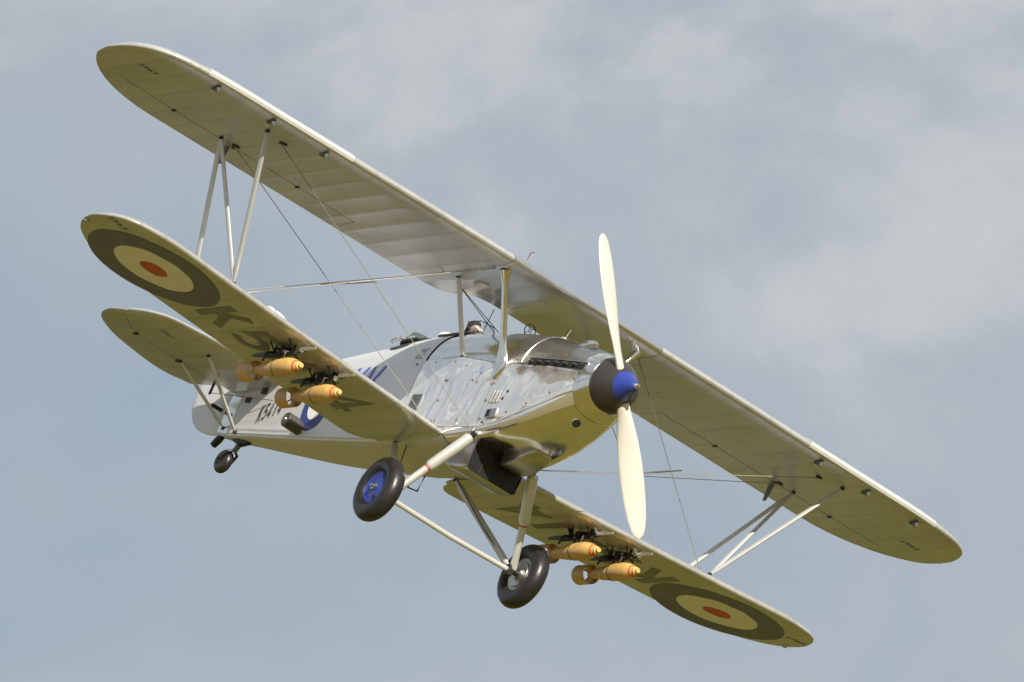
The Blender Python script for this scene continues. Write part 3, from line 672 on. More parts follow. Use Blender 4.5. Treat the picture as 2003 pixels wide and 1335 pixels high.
# ------------------------------------------------------------------ undercarriage
tube('cross_axle', [(-2.42, -0.80, -1.72), (-2.42, 0.0, -1.735), (-2.42, 0.80, -1.72)], 0.030, 'oleo_white', plane, 16)
for side in (-1, 1):
    S = lambda x, y, z: Vector((x, side * y, z))
    top, mid, bot = S(-2.062, 0.425, -0.80), S(-2.232, 0.652, -1.276), S(-2.40, 0.845, -1.70)
    d = (mid - top)
    lg = tube('oleo_leg', [top, top + d * 0.05, top + d * 0.92, top + d * 0.98], [0.035, 0.060, 0.060, 0.050], 'oleo_white', plane, 20)
    tube('oleo_piston', [top + d * 0.95, bot], 0.040, 'oleo_white', lg, 16)
    tube('oleo_band', [mid - d * 0.0, mid + d.normalized() * 0.016], 0.0425, 'band_red', lg, 16)
    strut('drag_strut', S(-3.565, 0.421, -0.87), bot + S(-0.03, -0.02, 0.0) - S(0, 0, 0), 0.046, 'strut_paint', flat=0.75, n=16)
    tube('brake_cable', [S(-3.45, 0.34, -0.87), S(-2.9, 0.60, -1.35), bot + S(-0.05, -0.03, 0.02)], 0.007, 'wire_dark', plane, 6)
    # wheel
    c = S(-2.389, 0.985, -1.707); wh = empty('main_wheel'); wh.parent = plane; wh.location = c
    tyre = [(0.0, 0.20)]; prof = []
    for i in range(25):
        a = -PI * 0.90 + 2 * PI * 0.90 * i / 24
        prof.append((0.098 * math.sin(a) * 1.02, 0.268 + 0.098 * math.cos(a)))
    lathe('tyre', prof, 'tyre', wh, (0, 0, 0), 'y', 64, False, 60)
    so = side
    lathe('hub_cover', [(so * 0.010, 0.205), (so * 0.052, 0.192), (so * 0.062, 0.175), (so * 0.048, 0.150), (so * 0.060, 0.06), (so * 0.062, 0.001)], 'blue_paint', wh, (0, 0, 0), 'y', 48, False)
    hb = lathe('axle_nut', [(so * 0.055, 0.045), (so * 0.085, 0.040), (so * 0.090, 0.022), (so * 0.11, 0.020), (so * 0.112, 0.001)], 'worn_metal', wh, (0, 0, 0), 'y', 8, False)
    lathe('valve_hole', [(so * 0.058, 0.026), (so * 0.0615, 0.026), (so * 0.0615, 0.001)], 'black', wh, (0.06, 0, -0.115), 'y', 16, False)
    lathe('brake_drum', [(-so * 0.03, 0.205), (-so * 0.055, 0.190), (-so * 0.050, 0.150), (-so * 0.065, 0.145), (-so * 0.065, 0.075), (-so * 0.09, 0.07), (-so * 0.09, 0.001)], 'worn_metal', wh, (0, 0, 0), 'y', 48, False)
    tube('axle_stub', [bot + S(0, -0.06, -0.02), c + S(0, -0.05, 0)], 0.038, 'dark_metal', plane, 14)
    bm = newbm(); add_box(bm, bot + S(-0.02, -0.03, -0.02), (0.11, 0.07, 0.12), None, 0.02); finish(bm, 'axle_fitting', 'dark_metal', plane)
# stirrup step under the belly
tube('boarding_step', [Vector(on_y(q_, 0.36)) for q_ in ((806, 934), (797.4, 953.5), (815.8, 961.4), (832, 930))], 0.010, 'dark_metal', plane, 8)
# radiator bath
rb = empty('radiator'); rb.parent = plane
def rrect(w, h, r, n=6, zc=0.0):
    out = []
    for cx, cz, a in ((w - r, h - r, 0), (-(w - r), h - r, 90), (-(w - r), -(h - r), 180), (w - r, -(h - r), 270)):
        for i in range(n + 1):
            b = math.radians(a + 90 * i / n); out.append((cx + r * math.cos(b), cz + r * math.sin(b)))
    return out
rows = []
for x, w, h, zc in ((-2.075, 0.325, 0.165, -0.945), (-2.10, 0.335, 0.172, -0.945), (-2.30, 0.335, 0.170, -0.945), (-2.50, 0.325, 0.155, -0.93), (-2.72, 0.30, 0.10, -0.885), (-2.80, 0.28, 0.05, -0.86)):
    rows.append([(x, y, zc + z) for y, z in rrect(w, h, 0.055)])
bm = newbm(); V = grid(bm, rows, True); bm.faces.new(V[-1])
bmesh.ops.recalc_face_normals(bm, faces=bm.faces); finish(bm, 'radiator_bath', 'worn_metal', rb)
bm = newbm(); rr0 = rrect(0.318, 0.158, 0.05)
A = [bm.verts.new((-2.090, y, -0.945 + z)) for y, z in rr0]; bm.faces.new(A); bmesh.ops.recalc_face_normals(bm, faces=bm.faces); finish(bm, 'radiator_core', 'radiator_black', rb)
for y in (-0.16, 0.0, 0.16): tube('radiator_stay', [(-2.083, y, -1.09), (-2.083, y, -0.80)], 0.003, 'dark_metal', rb, 6)
# scoop ahead of the radiator on the port side of the belly
bm = newbm(); rows = []
for x, w, z0, z1 in ((-1.50, 0.10, -0.70, -0.73), (-1.60, 0.14, -0.70, -0.80), (-1.78, 0.155, -0.74, -0.875), (-2.02, 0.155, -0.78, -0.915)):
    rows.append([(x, 0.14 + y, (z0 + z1) / 2 + z) for y, z in rrect(w, abs(z1 - z0) / 2, min(0.03, abs(z1 - z0) / 2.2))])
V = grid(bm, rows, True); bm.faces.new(V[-1]); bm.faces.new(V[0][::-1]); bmesh.ops.recalc_face_normals(bm, faces=bm.faces); finish(bm, 'belly_scoop', 'worn_metal', plane)
# chin intake and drain holes
def hole(px, r, m='black', nm='access_hole', rim=True, y=None):
    p = side_hit(px) if y is None else Vector(on_y(px, y))
    n = Vector((0.15, p.y / 0.3 if abs(p.y) > 0.2 else 0, (p.z - sect(p.x)[3]) * (0.3 if abs(p.z) < 0.5 else 2))).normalized()
    _, u, v = frame_for(n); bm = newbm()
    for rr, hh, mm in ((r * 1.25, 0.012, 0),):
        add_tube(bm, [p - n * 0.02, p + n * hh], rr, 18)
    bmesh.ops.recalc_face_normals(bm, faces=bm.faces); o = finish(bm, nm + '_rim', 'polished_smooth' if rim else m, plane)
    bm = newbm(); add_tube(bm, [p - n * 0.01, p + n * 0.0145], r, 18); bmesh.ops.recalc_face_normals(bm, faces=bm.faces); finish(bm, nm, m, o)
    return o
hole((1018, 844), 0.022, rim=False); hole((995, 767), 0.017, rim=False); hole((984.5, 781), 0.017, rim=False)
# cylinder-block scoop: a short raked tube with a dark mouth at the chin
p = Vector((-0.80, -0.06, -0.44)); n = Vector((0.80, -0.05, -0.6)).normalized()
bm = newbm(); add_tube(bm, [p - n * 0.10, p + n * 0.035, p + n * 0.04], [0.055, 0.060, 0.056], 24); bmesh.ops.recalc_face_normals(bm, faces=bm.faces); ci = finish(bm, 'chin_intake', 'polished_smooth', plane)
bm = newbm(); add_tube(bm, [p - n * 0.02, p + n * 0.043], 0.046, 24); bmesh.ops.recalc_face_normals(bm, faces=bm.faces); finish(bm, 'intake_mouth', 'black', ci)

# ------------------------------------------------------------------ engine details, both sides
for side in (-1, 1):
    mir = side > 0
    S = lambda v: Vector((v.x, v.y if side < 0 else -v.y, v.z))
    # exhaust slot and six stubs
    ex = patch('exhaust_slot', lin(-0.60, -1.52, 22), lambda x: phi_at(x, 0.02), lambda x: phi_at(x, 0.085), 'black', 0.012, 6, mir)
    for i in range(6):
        x = -0.72 - 0.145 * i; z = 0.053; yb = half_w(x, z); p = S(Vector((x, -yb, z))); q = S(Vector((x - 0.03, -yb - 0.040, z + 0.004)))
        bm = newbm(); add_tube(bm, [p, q], [0.030, 0.026], 14, 0.8); bmesh.ops.recalc_face_normals(bm, faces=bm.faces); o = finish(bm, 'exhaust_stub', 'dark_metal', ex)
        bm = newbm(); add_tube(bm, [q - (q - p) * 0.2, q + (q - p).normalized() * 0.002], [0.014, 0.013], 10); finish(bm, 'stub_mouth', 'pale_fitting', ex)
    bm = newbm()
    pts = [fpt(x, 180 - phi_at(x, 0.10) if mir else phi_at(x, 0.10), 0.014) for x in lin(-0.58, -1.53, 14)]
    add_tube(bm, pts, 0.008, 8); bmesh.ops.recalc_face_normals(bm, faces=bm.faces); finish(bm, 'exhaust_lip', 'worn_metal', ex)
    # turn-button fasteners
    FAST = [(1040, 694), (1077, 693.5), (1109, 694), (1138, 712.5), (1124, 742), (1076, 768.5), (1030, 790), (990.5, 806.5), (967.5, 750.5), (962.5, 752),
            (853.5, 710), (914.5, 716), (943, 730.5), (872, 745), (875, 744), (859, 784.5), (856.5, 785), (950.5, 783.5), (844.5, 825), (851.5, 824), (894, 822), (938, 819.5), (942.5, 826.5), (892, 708), (816.5, 713.5), (1012, 703), (997, 704), (925, 744), (934, 748)]
    for k, px in enumerate(FAST):
        h = side_hit(px); y = half_w(h.x, h.z) + 0.005
        bm = newbm(); add_tube(bm, [(h.x, side * (y - 0.004), h.z), (h.x, side * (y + 0.005), h.z)], [0.012, 0.010], 8)
        add_box(bm, (h.x, side * (y + 0.007), h.z), (0.005, 0.005, 0.026), Matrix.Rotation(0.5, 3, 'Y'))
        bmesh.ops.recalc_face_normals(bm, faces=bm.faces); finish(bm, 'cowl_fastener', 'fastener', plane)
    # louvre bank and square outlet
    for k in range(4):
        h = side_hit((963 + 6.2 * k, 777)); y = half_w(h.x, h.z) + 0.004
        bm = newbm(); add_tube(bm, [(h.x - 0.012, side * y, h.z - 0.075), (h.x - 0.004, side * (y + 0.004), h.z - 0.06), (h.x + 0.006, side * (y + 0.004), h.z + 0.06), (h.x + 0.012, side * y, h.z + 0.075)], [0.004, 0.011, 0.011, 0.004], 8); finish(bm, 'louvre', 'polished_smooth', plane)
    h = side_hit((962, 811)); y = half_w(h.x, h.z)
    box('square_outlet', (h.x + 0.02, side * (y + 0.008), h.z + 0.005), (0.17, 0.035, 0.10), 'worn_metal', plane, Matrix.Rotation(-0.12, 3, 'Y'))
    box('outlet_mouth', (h.x - 0.045, side * (y + 0.027), h.z + 0.005), (0.075, 0.006, 0.085), 'black', bpy.data.objects['square_outlet'] if side < 0 else bpy.data.objects['square_outlet.001'], Matrix.Rotation(-0.12, 3, 'Y'))
    # dark grille low on the mid panel
    patch('vent_grille', lin(-3.30, -3.50, 6), lambda x: phi_at(x, -0.52), lambda x: phi_at(x, -0.33), 'rack_grey', 0.008, 6, mir)
    # header bulge either side of the top cowl
    bm = newbm(); bmesh.ops.create_uvsphere(bm, u_segments=24, v_segments=14, radius=1.0, matrix=Matrix.Translation((-1.02, side * 0.17, 0.372)) @ Matrix.Rotation(math.radians(-12), 4, 'Y') @ Matrix.Diagonal((0.17, 0.075, 0.06, 1)))
    finish(bm, 'top_cowl_bulge', 'polished_smooth', plane)
bm = newbm(); bmesh.ops.create_uvsphere(bm, u_segments=20, v_segments=12, radius=1.0, matrix=Matrix.Translation((-1.74, -0.08, 0.52)) @ Matrix.Diagonal((0.05, 0.03, 0.03, 1))); finish(bm, 'filler_cap', 'pale_fitting', plane)
# seam straps over the top cowl
for x in (-1.66,):
    bm = newbm(); add_tube(bm, [fpt(x, p, 0.006) for p in np.linspace(phi_at(x, 0.05), 180 - phi_at(x, 0.05), 40)], 0.005, 6); finish(bm, 'cowl_strap', 'polished_smooth', plane)
# ring-and-bead sight, gun trough fairing
rs = lathe('ring_sight', [(-0.004, 0.064), (-0.004, 0.072), (0.004, 0.072), (0.004, 0.064), (-0.004, 0.064)], 'dark_metal', plane, (-2.57, -0.03, 0.655), 'x', 32, False)
for a in range(4):
    t = PI / 4 + a * PI / 2; tube('sight_spoke', [(-2.57, -0.03 + 0.015 * math.cos(t), 0.655 + 0.015 * math.sin(t)), (-2.57, -0.03 + 0.068 * math.cos(t), 0.655 + 0.068 * math.sin(t))], 0.003, 'dark_metal', rs, 6)
lathe('sight_ring', [(-0.003, 0.012), (-0.003, 0.018), (0.003, 0.018), (0.003, 0.012), (-0.003, 0.012)], 'dark_metal', rs, (-2.57, -0.03, 0.655), 'x', 20, False)
tube('sight_post', [(-2.57, -0.03, 0.56), (-2.57, -0.03, 0.586)], 0.007, 'dark_metal', rs, 8)
bs = box('bead_sight', (-1.86, -0.02, 0.535), (0.20, 0.05, 0.05), 'rack_grey', plane, None, 0.012)
tube('bead_post', [(-1.82, -0.02, 0.54), (-1.77, -0.02, 0.66)], 0.005, 'pale_fitting', bs, 6)
# leading-edge fuel vent pipes on the centre section
for y in (-0.83, 0.26):
    x0 = UPPER.xle(abs(y)) - 0.10; z0 = UPPER.z(abs(y), x0, True)
    tube('vent_pipe', [(x0, y, z0 - 0.01), (x0, y, z0 + 0.07), (x0 + 0.015, y, z0 + 0.105), (x0 + 0.05, y, z0 + 0.115), (x0 + 0.075, y, z0 + 0.105)], 0.006, 'red_copper', plane, 8)
# stowed lamp under the centre-section trailing edge
bm = newbm(); bmesh.ops.create_uvsphere(bm, u_segments=20, v_segments=12, radius=1.0, matrix=Matrix.Translation((-2.72, -0.70, UPPER.z(0.70, -2.72, False) - 0.01)) @ Matrix.Diagonal((0.13, 0.06, 0.035, 1))); finish(bm, 'pulley_fairing', 'silver_paint', plane)

# ------------------------------------------------------------------ cockpits
def coaming(name, x, a, b, tilt, m, z):
    """padded rim of an open cockpit"""
    pts = []
    for j in range(33):
        t = 2 * PI * j / 32; xx = x + a * math.cos(t); yy = b * math.sin(t)
        zz = sect(xx)[1]; w, zt, zb, zc, na, nb = sect(xx); h = (zt - zc) * max(0, 1 - min(1, abs(yy) / w) ** na) ** (1 / na) + zc
        pts.append((xx, yy, h + 0.012))
    bm = newbm(); add_tube(bm, pts[:-1] + [pts[0]], 0.020, 8, caps=False); finish(bm, name, m, plane)
    bm = newbm(); v = [bm.verts.new((p[0], p[1] * 0.97, p[2] + 0.004)) for p in pts[:-1]]; bm.faces.new(v); bmesh.ops.recalc_face_normals(bm, faces=bm.faces); finish(bm, 'cockpit_well', 'interior', plane)
coaming('pilot_cockpit_rim', -3.82, 0.34, 0.26, 0, 'leather', 0.56)
# windscreen: three framed panes
ws = empty('windscreen'); ws.parent = plane
WB = [(-3.52, -0.24, 0.515), (-3.38, -0.11, 0.565), (-3.38, 0.11, 0.565), (-3.52, 0.24, 0.515)]; WT = [(-3.66, -0.17, 0.70), (-3.52, -0.085, 0.755), (-3.52, 0.085, 0.755), (-3.66, 0.17, 0.70)]
for i in range(3):
    bm = newbm(); q = [bm.verts.new(p) for p in (WB[i], WB[i + 1], WT[i + 1], WT[i])]; bm.faces.new(q); bmesh.ops.recalc_face_normals(bm, faces=bm.faces)
    bmesh.ops.solidify(bm, geom=bm.faces[:], thickness=0.005); finish(bm, 'pane', 'glass', ws, smooth=False)
for i in range(4): tube('screen_frame', [WB[i], WT[i]], 0.008, 'pale_fitting', ws, 6)
tube('screen_frame', WT, 0.007, 'dark_metal', ws, 6); tube('screen_frame', WB, 0.009, 'dark_metal', ws, 6)
# headrest fairing with its pale pad
bm = newbm(); bmesh.ops.create_uvsphere(bm, u_segments=24, v_segments=16, radius=1.0, matrix=Matrix.Translation((-4.16, -0.03, 0.565)) @ Matrix.Diagonal((0.13, 0.12, 0.075, 1))); finish(bm, 'headrest', 'white_leather', plane)
# gunner's cockpit: raised ring on the aft rim, lined well
gr = empty('gun_ring'); gr.parent = plane
bm = newbm(); c0 = Vector((-4.60, 0, 0.490)); pts = []
for j in range(36):
    t = 2 * PI * j / 36; pts.append(c0 + Vector((0.26 * math.cos(t), 0.25 * math.sin(t), -0.04 * math.cos(t) * -1.0 - 0.05 * abs(math.sin(t)) ** 2)))
add_tube(bm, pts + [pts[0]], 0.026, 10, caps=False); finish(bm, 'ring_rail', 'dark_metal', gr)
bm = newbm(); rows = [[p + Vector((0, 0, -0.03)) for p in pts], [Vector((p.x, p.y * 0.98, p.z - 0.16)) for p in pts]]; grid(bm, rows, True); finish(bm, 'cockpit_lining', 'leather', gr)
bm = newbm(); bm.faces.new([bm.verts.new((p.x, p.y, p.z - 0.02)) for p in pts]); bmesh.ops.recalc_face_normals(bm, faces=bm.faces); finish(bm, 'cockpit_well', 'interior', gr)
bm = newbm(); rows = []
for i in range(13):
    t = PI * (0.15 + 0.7 * i / 12); rows.append([Vector((-4.62 + 0.06 * k - 0.12 * math.sin(t), -0.22 * math.cos(t), 0.50 + 0.14 * math.sin(t) - 0.02 * k)) for k in range(4)])
grid(bm, rows); bmesh.ops.solidify(bm, geom=bm.faces[:], thickness=0.012); bmesh.ops.recalc_face_normals(bm, faces=bm.faces); finish(bm, 'wind_shield', 'worn_metal', gr)
for y in (-0.16, -0.10, 0.02): tube('ammunition_clip', [(-4.80, y, 0.44), (-4.74, y - 0.03, 0.53), (-4.68, y, 0.57)], 0.011, 'pale_fitting', gr, 6)
for mir in (False, True):
    patch('cockpit_cutout', lin(-4.42, -4.86, 10), lambda x: phi_at(x, 0.30 + 1.1 * (x + 4.64) ** 2), lambda x: phi_at(x, 0.455), 'interior', 0.007, 6, mir, gr)
for y in (-0.30, -0.27, -0.33): tube('ammunition_clip', [(-4.78 - (y + 0.3), y - 0.02, 0.40), (-4.72 - (y + 0.3), y, 0.45), (-4.64, y + 0.03, 0.47)], 0.010, 'pale_fitting', gr, 6)
# side canister slung on the rear fuselage
for side in (-1,):
    p = side_hit((586, 838)); q = Vector((p.x, p.y - 0.20, p.z + 0.01)); pc = Vector((p.x, p.y + 0.03, p.z))
    bm = newbm(); d = q - pc; add_tube(bm, [pc, pc + d * 0.12, pc + d * 0.13, q - d * 0.04, q], [0.05, 0.05, 0.085, 0.085, 0.078], 24); bmesh.ops.recalc_face_normals(bm, faces=bm.faces); o = finish(bm, 'side_canister', 'canister_grey', plane)
    bm = newbm(); bmesh.ops.create_uvsphere(bm, u_segments=14, v_segments=8, radius=0.018, matrix=Matrix.Translation(q)); finish(bm, 'canister_cap', 'pale_fitting', o)

# ------------------------------------------------------------------ tail
TAIL = Wing([(0.0, -6.88), (0.45, -6.92), (0.9, -7.00), (1.3, -7.08), (1.6, -7.17), (1.75, -7.33), (1.84, -7.58), (1.885, -7.90), (1.895, -8.10)],
            [(0.0, -8.95), (0.24, -8.97), (0.42, -9.06), (0.65, -9.07), (1.0, -8.98), (1.35, -8.84), (1.6, -8.66), (1.75, -8.50), (1.85, -8.30), (1.895, -8.10)],
            lambda y: 0.03, 0.02, 0.07, 0.0, 0.30, 0.003)
TH = lambda y: (TAIL.xle(y) - float(np.interp(y, [1.45, 1.88], [-8.25, -7.78]))) / (TAIL.xle(y) - TAIL.xte(y))
for side in (-1, 1):
    tp = TAIL.panel('tailplane', side, 0.05, 1.862, 'fabric_tail', plane, t1=lambda y: float(np.clip(TH(y) - 0.006, 0.05, 1)), caps=(True, True), nt=18)
    TAIL.panel('elevator', side, 0.20, TAIL.tip, 'fabric_tail', plane, t0=lambda y: float(np.clip(TH(y) + 0.006, 0.0005, 0.95)), caps=(True, True), nt=12)
    S = lambda x, y, z: Vector((x, side * y, z))
    strut('tail_strut', S(-7.43, 0.90, TAIL.z(0.9, -7.43, False)), S(-7.61, 0.135, -0.58), 0.028, 'strut_paint', flat=0.6)
    strut('tail_strut', S(-8.22, 0.79, TAIL.z(0.79, -8.22, False)), S(-8.02, 0.075, -0.50), 0.028, 'strut_paint', flat=0.6)
    box('elevator_horn', S(-8.30, 0.26, -0.08), (0.03, 0.02, 0.20), 'dark_metal', plane)
    tube('control_cable', [S(-8.30, 0.26, -0.16), S(-6.9, 0.235, -0.25)], 0.004, 'wire_dark', plane, 6)
    for y in (0.8, 1.4):
        box('elevator_hinge', S(-8.25, y, TAIL.z(y, -8.25, False) - 0.008), (0.09, 0.03, 0.02), 'dark_metal', plane)
    box('cable_exit', S(-7.28, half_w(-7.28, -0.10) + 0.01, -0.10), (0.10, 0.03, 0.07), 'dark_metal', plane)
    box('cable_exit', S(-7.62, half_w(-7.62, -0.19) + 0.01, -0.19), (0.09, 0.03, 0.06), 'dark_metal', plane)
    box('rudder_horn', S(-8.32, 0.09, -0.26), (0.03, 0.16, 0.04), 'dark_metal', plane)
    small_text('2967', 0.10, lambda u, v, side=side: Vector((-7.62 + (v if side < 0 else -v), side * (1.38 - u), TAIL.z(1.38 - u, -7.62 + (v if side < 0 else -v), False) - 0.003)), 'stencil', tp)
def slab(name, outline, th, m, parent, edge=0.3):
    """symmetrical thin surface in the x-z plane with rounded edges: outline list of (x, z)"""
    O = spline(outline + [outline[0]], 8)[:-1]; c = O.mean(0); bm = newbm(); rows = []
    for s, t in ((0.0, 1.0), (0.5, 1.0), (0.8, 0.85), (0.93, 0.6), (0.985, 0.3), (1.0, 0.0)):
        rows.append([(*(c + (p - c) * s),) + (th / 2 * t,) for p in O])
    for sg in (1, -1):
        V = [[bm.verts.new((x, sg * y, z)) for x, z, y in r] for r in rows[1:]]
        cv = bm.verts.new((c[0], sg * th / 2, c[1])); n = len(O)
        for j in range(n): bm.faces.new([cv, V[0][j], V[0][(j + 1) % n]])
        for i in range(len(V) - 1):
            for j in range(n): bm.faces.new([V[i][j], V[i + 1][j], V[i + 1][(j + 1) % n], V[i][(j + 1) % n]])
    bmesh.ops.remove_doubles(bm, verts=bm.verts, dist=1e-5); bmesh.ops.recalc_face_normals(bm, faces=bm.faces)
    return finish(bm, name, m, parent, 45)
slab('fin', [(-7.15, 0.12), (-7.35, 0.42), (-7.62, 0.70), (-7.92, 0.90), (-8.14, 0.985), (-8.195, 0.99), (-8.205, 0.96), (-8.208, 0.7), (-8.208, 0.3), (-8.205, 0.06), (-8.19, 0.04), (-7.7, 0.05)], 0.085, 'silver_dope_fuselage', plane)
slab('rudder', [(-8.220, 0.03), (-8.220, 0.5), (-8.220, 0.95), (-8.225, 1.00), (-8.26, 1.025), (-8.42, 1.05), (-8.66, 0.96), (-8.90, 0.68), (-9.06, 0.30), (-9.09, -0.02), (-9.02, -0.26), (-8.85, -0.42), (-8.62, -0.51), (-8.30, -0.555), (-8.225, -0.5), (-8.225, -0.2)], 0.075, 'silver_dope_fuselage', plane)
# tail wheel
tw = empty('tail_wheel'); tw.parent = plane; tw.location = (-7.83, 0.0, -0.87)
lathe('tyre', [(0.055 * math.sin(a), 0.085 + 0.055 * math.cos(a)) for a in np.linspace(-PI * 0.9, PI * 0.9, 17)], 'tyre', tw, (0, 0, 0), 'y', 36, False, 60)
lathe('hub', [(-0.05, 0.001), (-0.05, 0.05), (-0.03, 0.085), (0.03, 0.085), (0.05, 0.05), (0.05, 0.001)], 'dark_metal', tw, (0, 0, 0), 'y', 24, False)
tube('tail_wheel_leg', [(-7.62, 0, -0.60), (-7.68, 0.0, -0.72), (-7.70, 0, -0.745)], [0.036, 0.030, 0.030], 'rack_grey', plane, 12)
for s in (-1, 1): tube('tail_wheel_fork', [(-7.70, 0, -0.74), (-7.715, s * 0.065, -0.77), (-7.80, s * 0.075, -0.86), (-7.83, s * 0.075, -0.87)], 0.016, 'dark_metal', plane, 8)
tube('tail_lamp', [(-8.10, 0, -0.56), (-8.15, 0, -0.60), (-8.22, 0, -0.67)], [0.035, 0.045, 0.040], 'dark_metal', plane, 14)
tube('sternpost_shoe', [(-7.45, 0, -0.64), (-7.62, 0.0, -0.635), (-7.80, 0, -0.60)], [0.03, 0.055, 0.03], 'dark_metal', plane, 12)

# ------------------------------------------------------------------ bomb racks (parts of the wings) and the bombs (things of their own)
TILT = math.radians(3.4)
BOMBS = [(s, y, z) for s in (-1, 1) for y, z in ((2.309, -0.957), (1.777, -0.987))]
def rack(side, y, z):
    e = empty('bomb_rack'); e.parent = plane
    S = lambda x, dy, zz: Vector((x, side * (y + dy), zz))
    zt = lambda x: LOWER.z(y, x, False)
    zb = z + 0.135
    box('rack_beam', S(-3.10, 0, zb + 0.005), (0.62, 0.035, 0.055), 'dark_metal', e, Matrix.Rotation(-0.05, 3, 'Y'), 0.006)
    box('release_unit', S(-3.02, 0, zb + 0.03), (0.20, 0.06, 0.08), 'dark_metal', e, None, 0.01)
    for x in (-2.86, -3.24):
        tube('rack_post', [S(x, 0, zb), S(x - 0.01, 0, zt(x) + 0.01)], 0.016, 'dark_metal', e, 8)
        for s in (-1, 1):
            tube('sway_crutch', [S(x, s * 0.01, zb + 0.02), S(x, s * 0.075, zb - 0.01), S(x, s * 0.078, z + 0.055)], [0.011, 0.011, 0.007], 'dark_metal', e, 8)
            tube('rack_brace', [S(x + 0.03, s * 0.02, zb + 0.02), S(x + 0.05, s * 0.13, zt(x) + 0.01)], 0.008, 'dark_metal', e, 6)
    # plain forks fore and aft
    bm = newbm(); vs = [(-2.74, 0.012), (-2.62, 0.03), (-2.47, 0.018), (-2.43, 0.022), (-2.43, -0.004), (-2.48, -0.008), (-2.62, -0.018), (-2.74, -0.02)]
    A = [bm.verts.new(S(x, -0.006, zb + 0.055 + h)) for x, h in vs]; Bq = [bm.verts.new(S(x, 0.006, zb + 0.055 + h)) for x, h in vs]
    bm.faces.new(A); bm.faces.new(Bq[::-1])
    for q in range(len(vs)): bm.faces.new([A[q], Bq[q], Bq[(q + 1) % len(vs)], A[(q + 1) % len(vs)]])
    bmesh.ops.recalc_face_normals(bm, faces=bm.faces); finish(bm, 'arming_fork', 'pale_fitting', e)
    bm = newbm(); vs = [(-3.36, 0.025), (-3.55, 0.018), (-3.66, 0.0), (-3.66, -0.022), (-3.55, -0.022), (-3.36, -0.02)]
    A = [bm.verts.new(S(x, -0.012, zb + 0.0 + h)) for x, h in vs]; Bq = [bm.verts.new(S(x, 0.012, zb + 0.0 + h)) for x, h in vs]
    bm.faces.new(A); bm.faces.new(Bq[::-1])
    for q in range(len(vs)): bm.faces.new([A[q], Bq[q], Bq[(q + 1) % len(vs)], A[(q + 1) % len(vs)]])
    bmesh.ops.recalc_face_normals(bm, faces=bm.faces); finish(bm, 'tail_fork', 'rack_grey', e)
    tube('tail_guide', [S(-3.40, 0, zb - 0.01), S(-3.42, 0, zb - 0.075)], 0.010, 'dark_metal', e, 6)
    tube('arming_wire', [S(-2.72, 0.0, zb + 0.05), S(-2.70, -0.14, zt(-2.70) + 0.02)], 0.008, 'wire', e, 6)
    for q in range(9):
        x = -2.78 - 0.055 * q; r = 0.012 + 0.012 * random.random()
        box('rack_detail', S(x, random.uniform(-0.06, 0.06), zb + random.uniform(0.0, 0.09)), (r * 2.6, r * 2, r * 2), 'dark_metal' if q % 3 else 'pale_fitting', e, Matrix.Rotation(random.random(), 3, 'Y'), 0.003)
for b in BOMBS: rack(*b)
def make_bomb():
    e = empty('practice_bomb')
    body = [(0.0, 0.022), (-0.004, 0.026), (-0.035, 0.028), (-0.040, 0.040), (-0.082, 0.049), (-0.088, 0.054), (-0.13, 0.073), (-0.19, 0.088), (-0.26, 0.097), (-0.34, 0.098), (-0.45, 0.092), (-0.60, 0.079), (-0.74, 0.064), (-0.87, 0.050), (-0.90, 0.046)]
    lathe('bomb_body', body[6 - 1:], 'bomb_yellow', e, n=40)
    lathe('nose_fuze', [(0.001, 0.001)] + body[:6], 'bomb_yellow', e, n=28)
    lathe('nose_band', [(-0.087, 0.054), (-0.088, 0.0565), (-0.102, 0.0630), (-0.103, 0.060)], 'band_red', e, n=40, caps=False)
    lathe('body_band', [(-0.455, 0.091), (-0.456, 0.0935), (-0.474, 0.0925), (-0.475, 0.089)], 'band_green', e, n=40, caps=False)
    lathe('tail_cone', [(-0.895, 0.0465), (-0.915, 0.042), (-0.93, 0.030), (-0.935, 0.001)], 'bomb_yellow', e, n=24)
    R0 = 0.102
    lathe('tail_ring', [(-0.90, R0), (-0.90, R0 + 0.004), (-1.125, R0 + 0.004), (-1.125, R0), (-0.90, R0)], 'bomb_yellow', e, n=48, caps=False)
    for k in range(4):
        a = PI / 4 + k * PI / 2; u = Vector((0, math.cos(a), math.sin(a)))
        bm = newbm(); n_ = Vector((1, 0, 0)).cross(u) * 0.002
        vs = [Vector((-0.86, 0, 0)) + u * 0.045, Vector((-0.93, 0, 0)) + u * R0, Vector((-0.985, 0, 0)) + u * R0, Vector((-0.925, 0, 0)) + u * 0.036]
        A = [bm.verts.new(v + n_) for v in vs]; Bq = [bm.verts.new(v - n_) for v in vs]; bm.faces.new(A); bm.faces.new(Bq[::-1])
        for q in range(4): bm.faces.new([A[q], Bq[q], Bq[(q + 1) % 4], A[(q + 1) % 4]])
        bmesh.ops.recalc_face_normals(bm, faces=bm.faces); finish(bm, 'tail_fin', 'bomb_yellow', e)
    return e
proto = make_bomb()
def copy_tree(o, parent=None):
    c = o.copy(); sc.collection.objects.link(c); c.parent = parent
    for ch in [k for k in bpy.data.objects if k.parent == o]: copy_tree(ch, c)
    return c
BL = {(-1, 0): 'yellow bomb beside the big wing letter 5, its tail ring over the tailplane', (-1, 1): 'yellow bomb whose tail ring overlaps the black serial number on the fuselage',
      (1, 0): 'yellow bomb with sky showing through its open tail ring', (1, 1): 'yellow bomb with its tail hidden behind a main wheel tyre'}
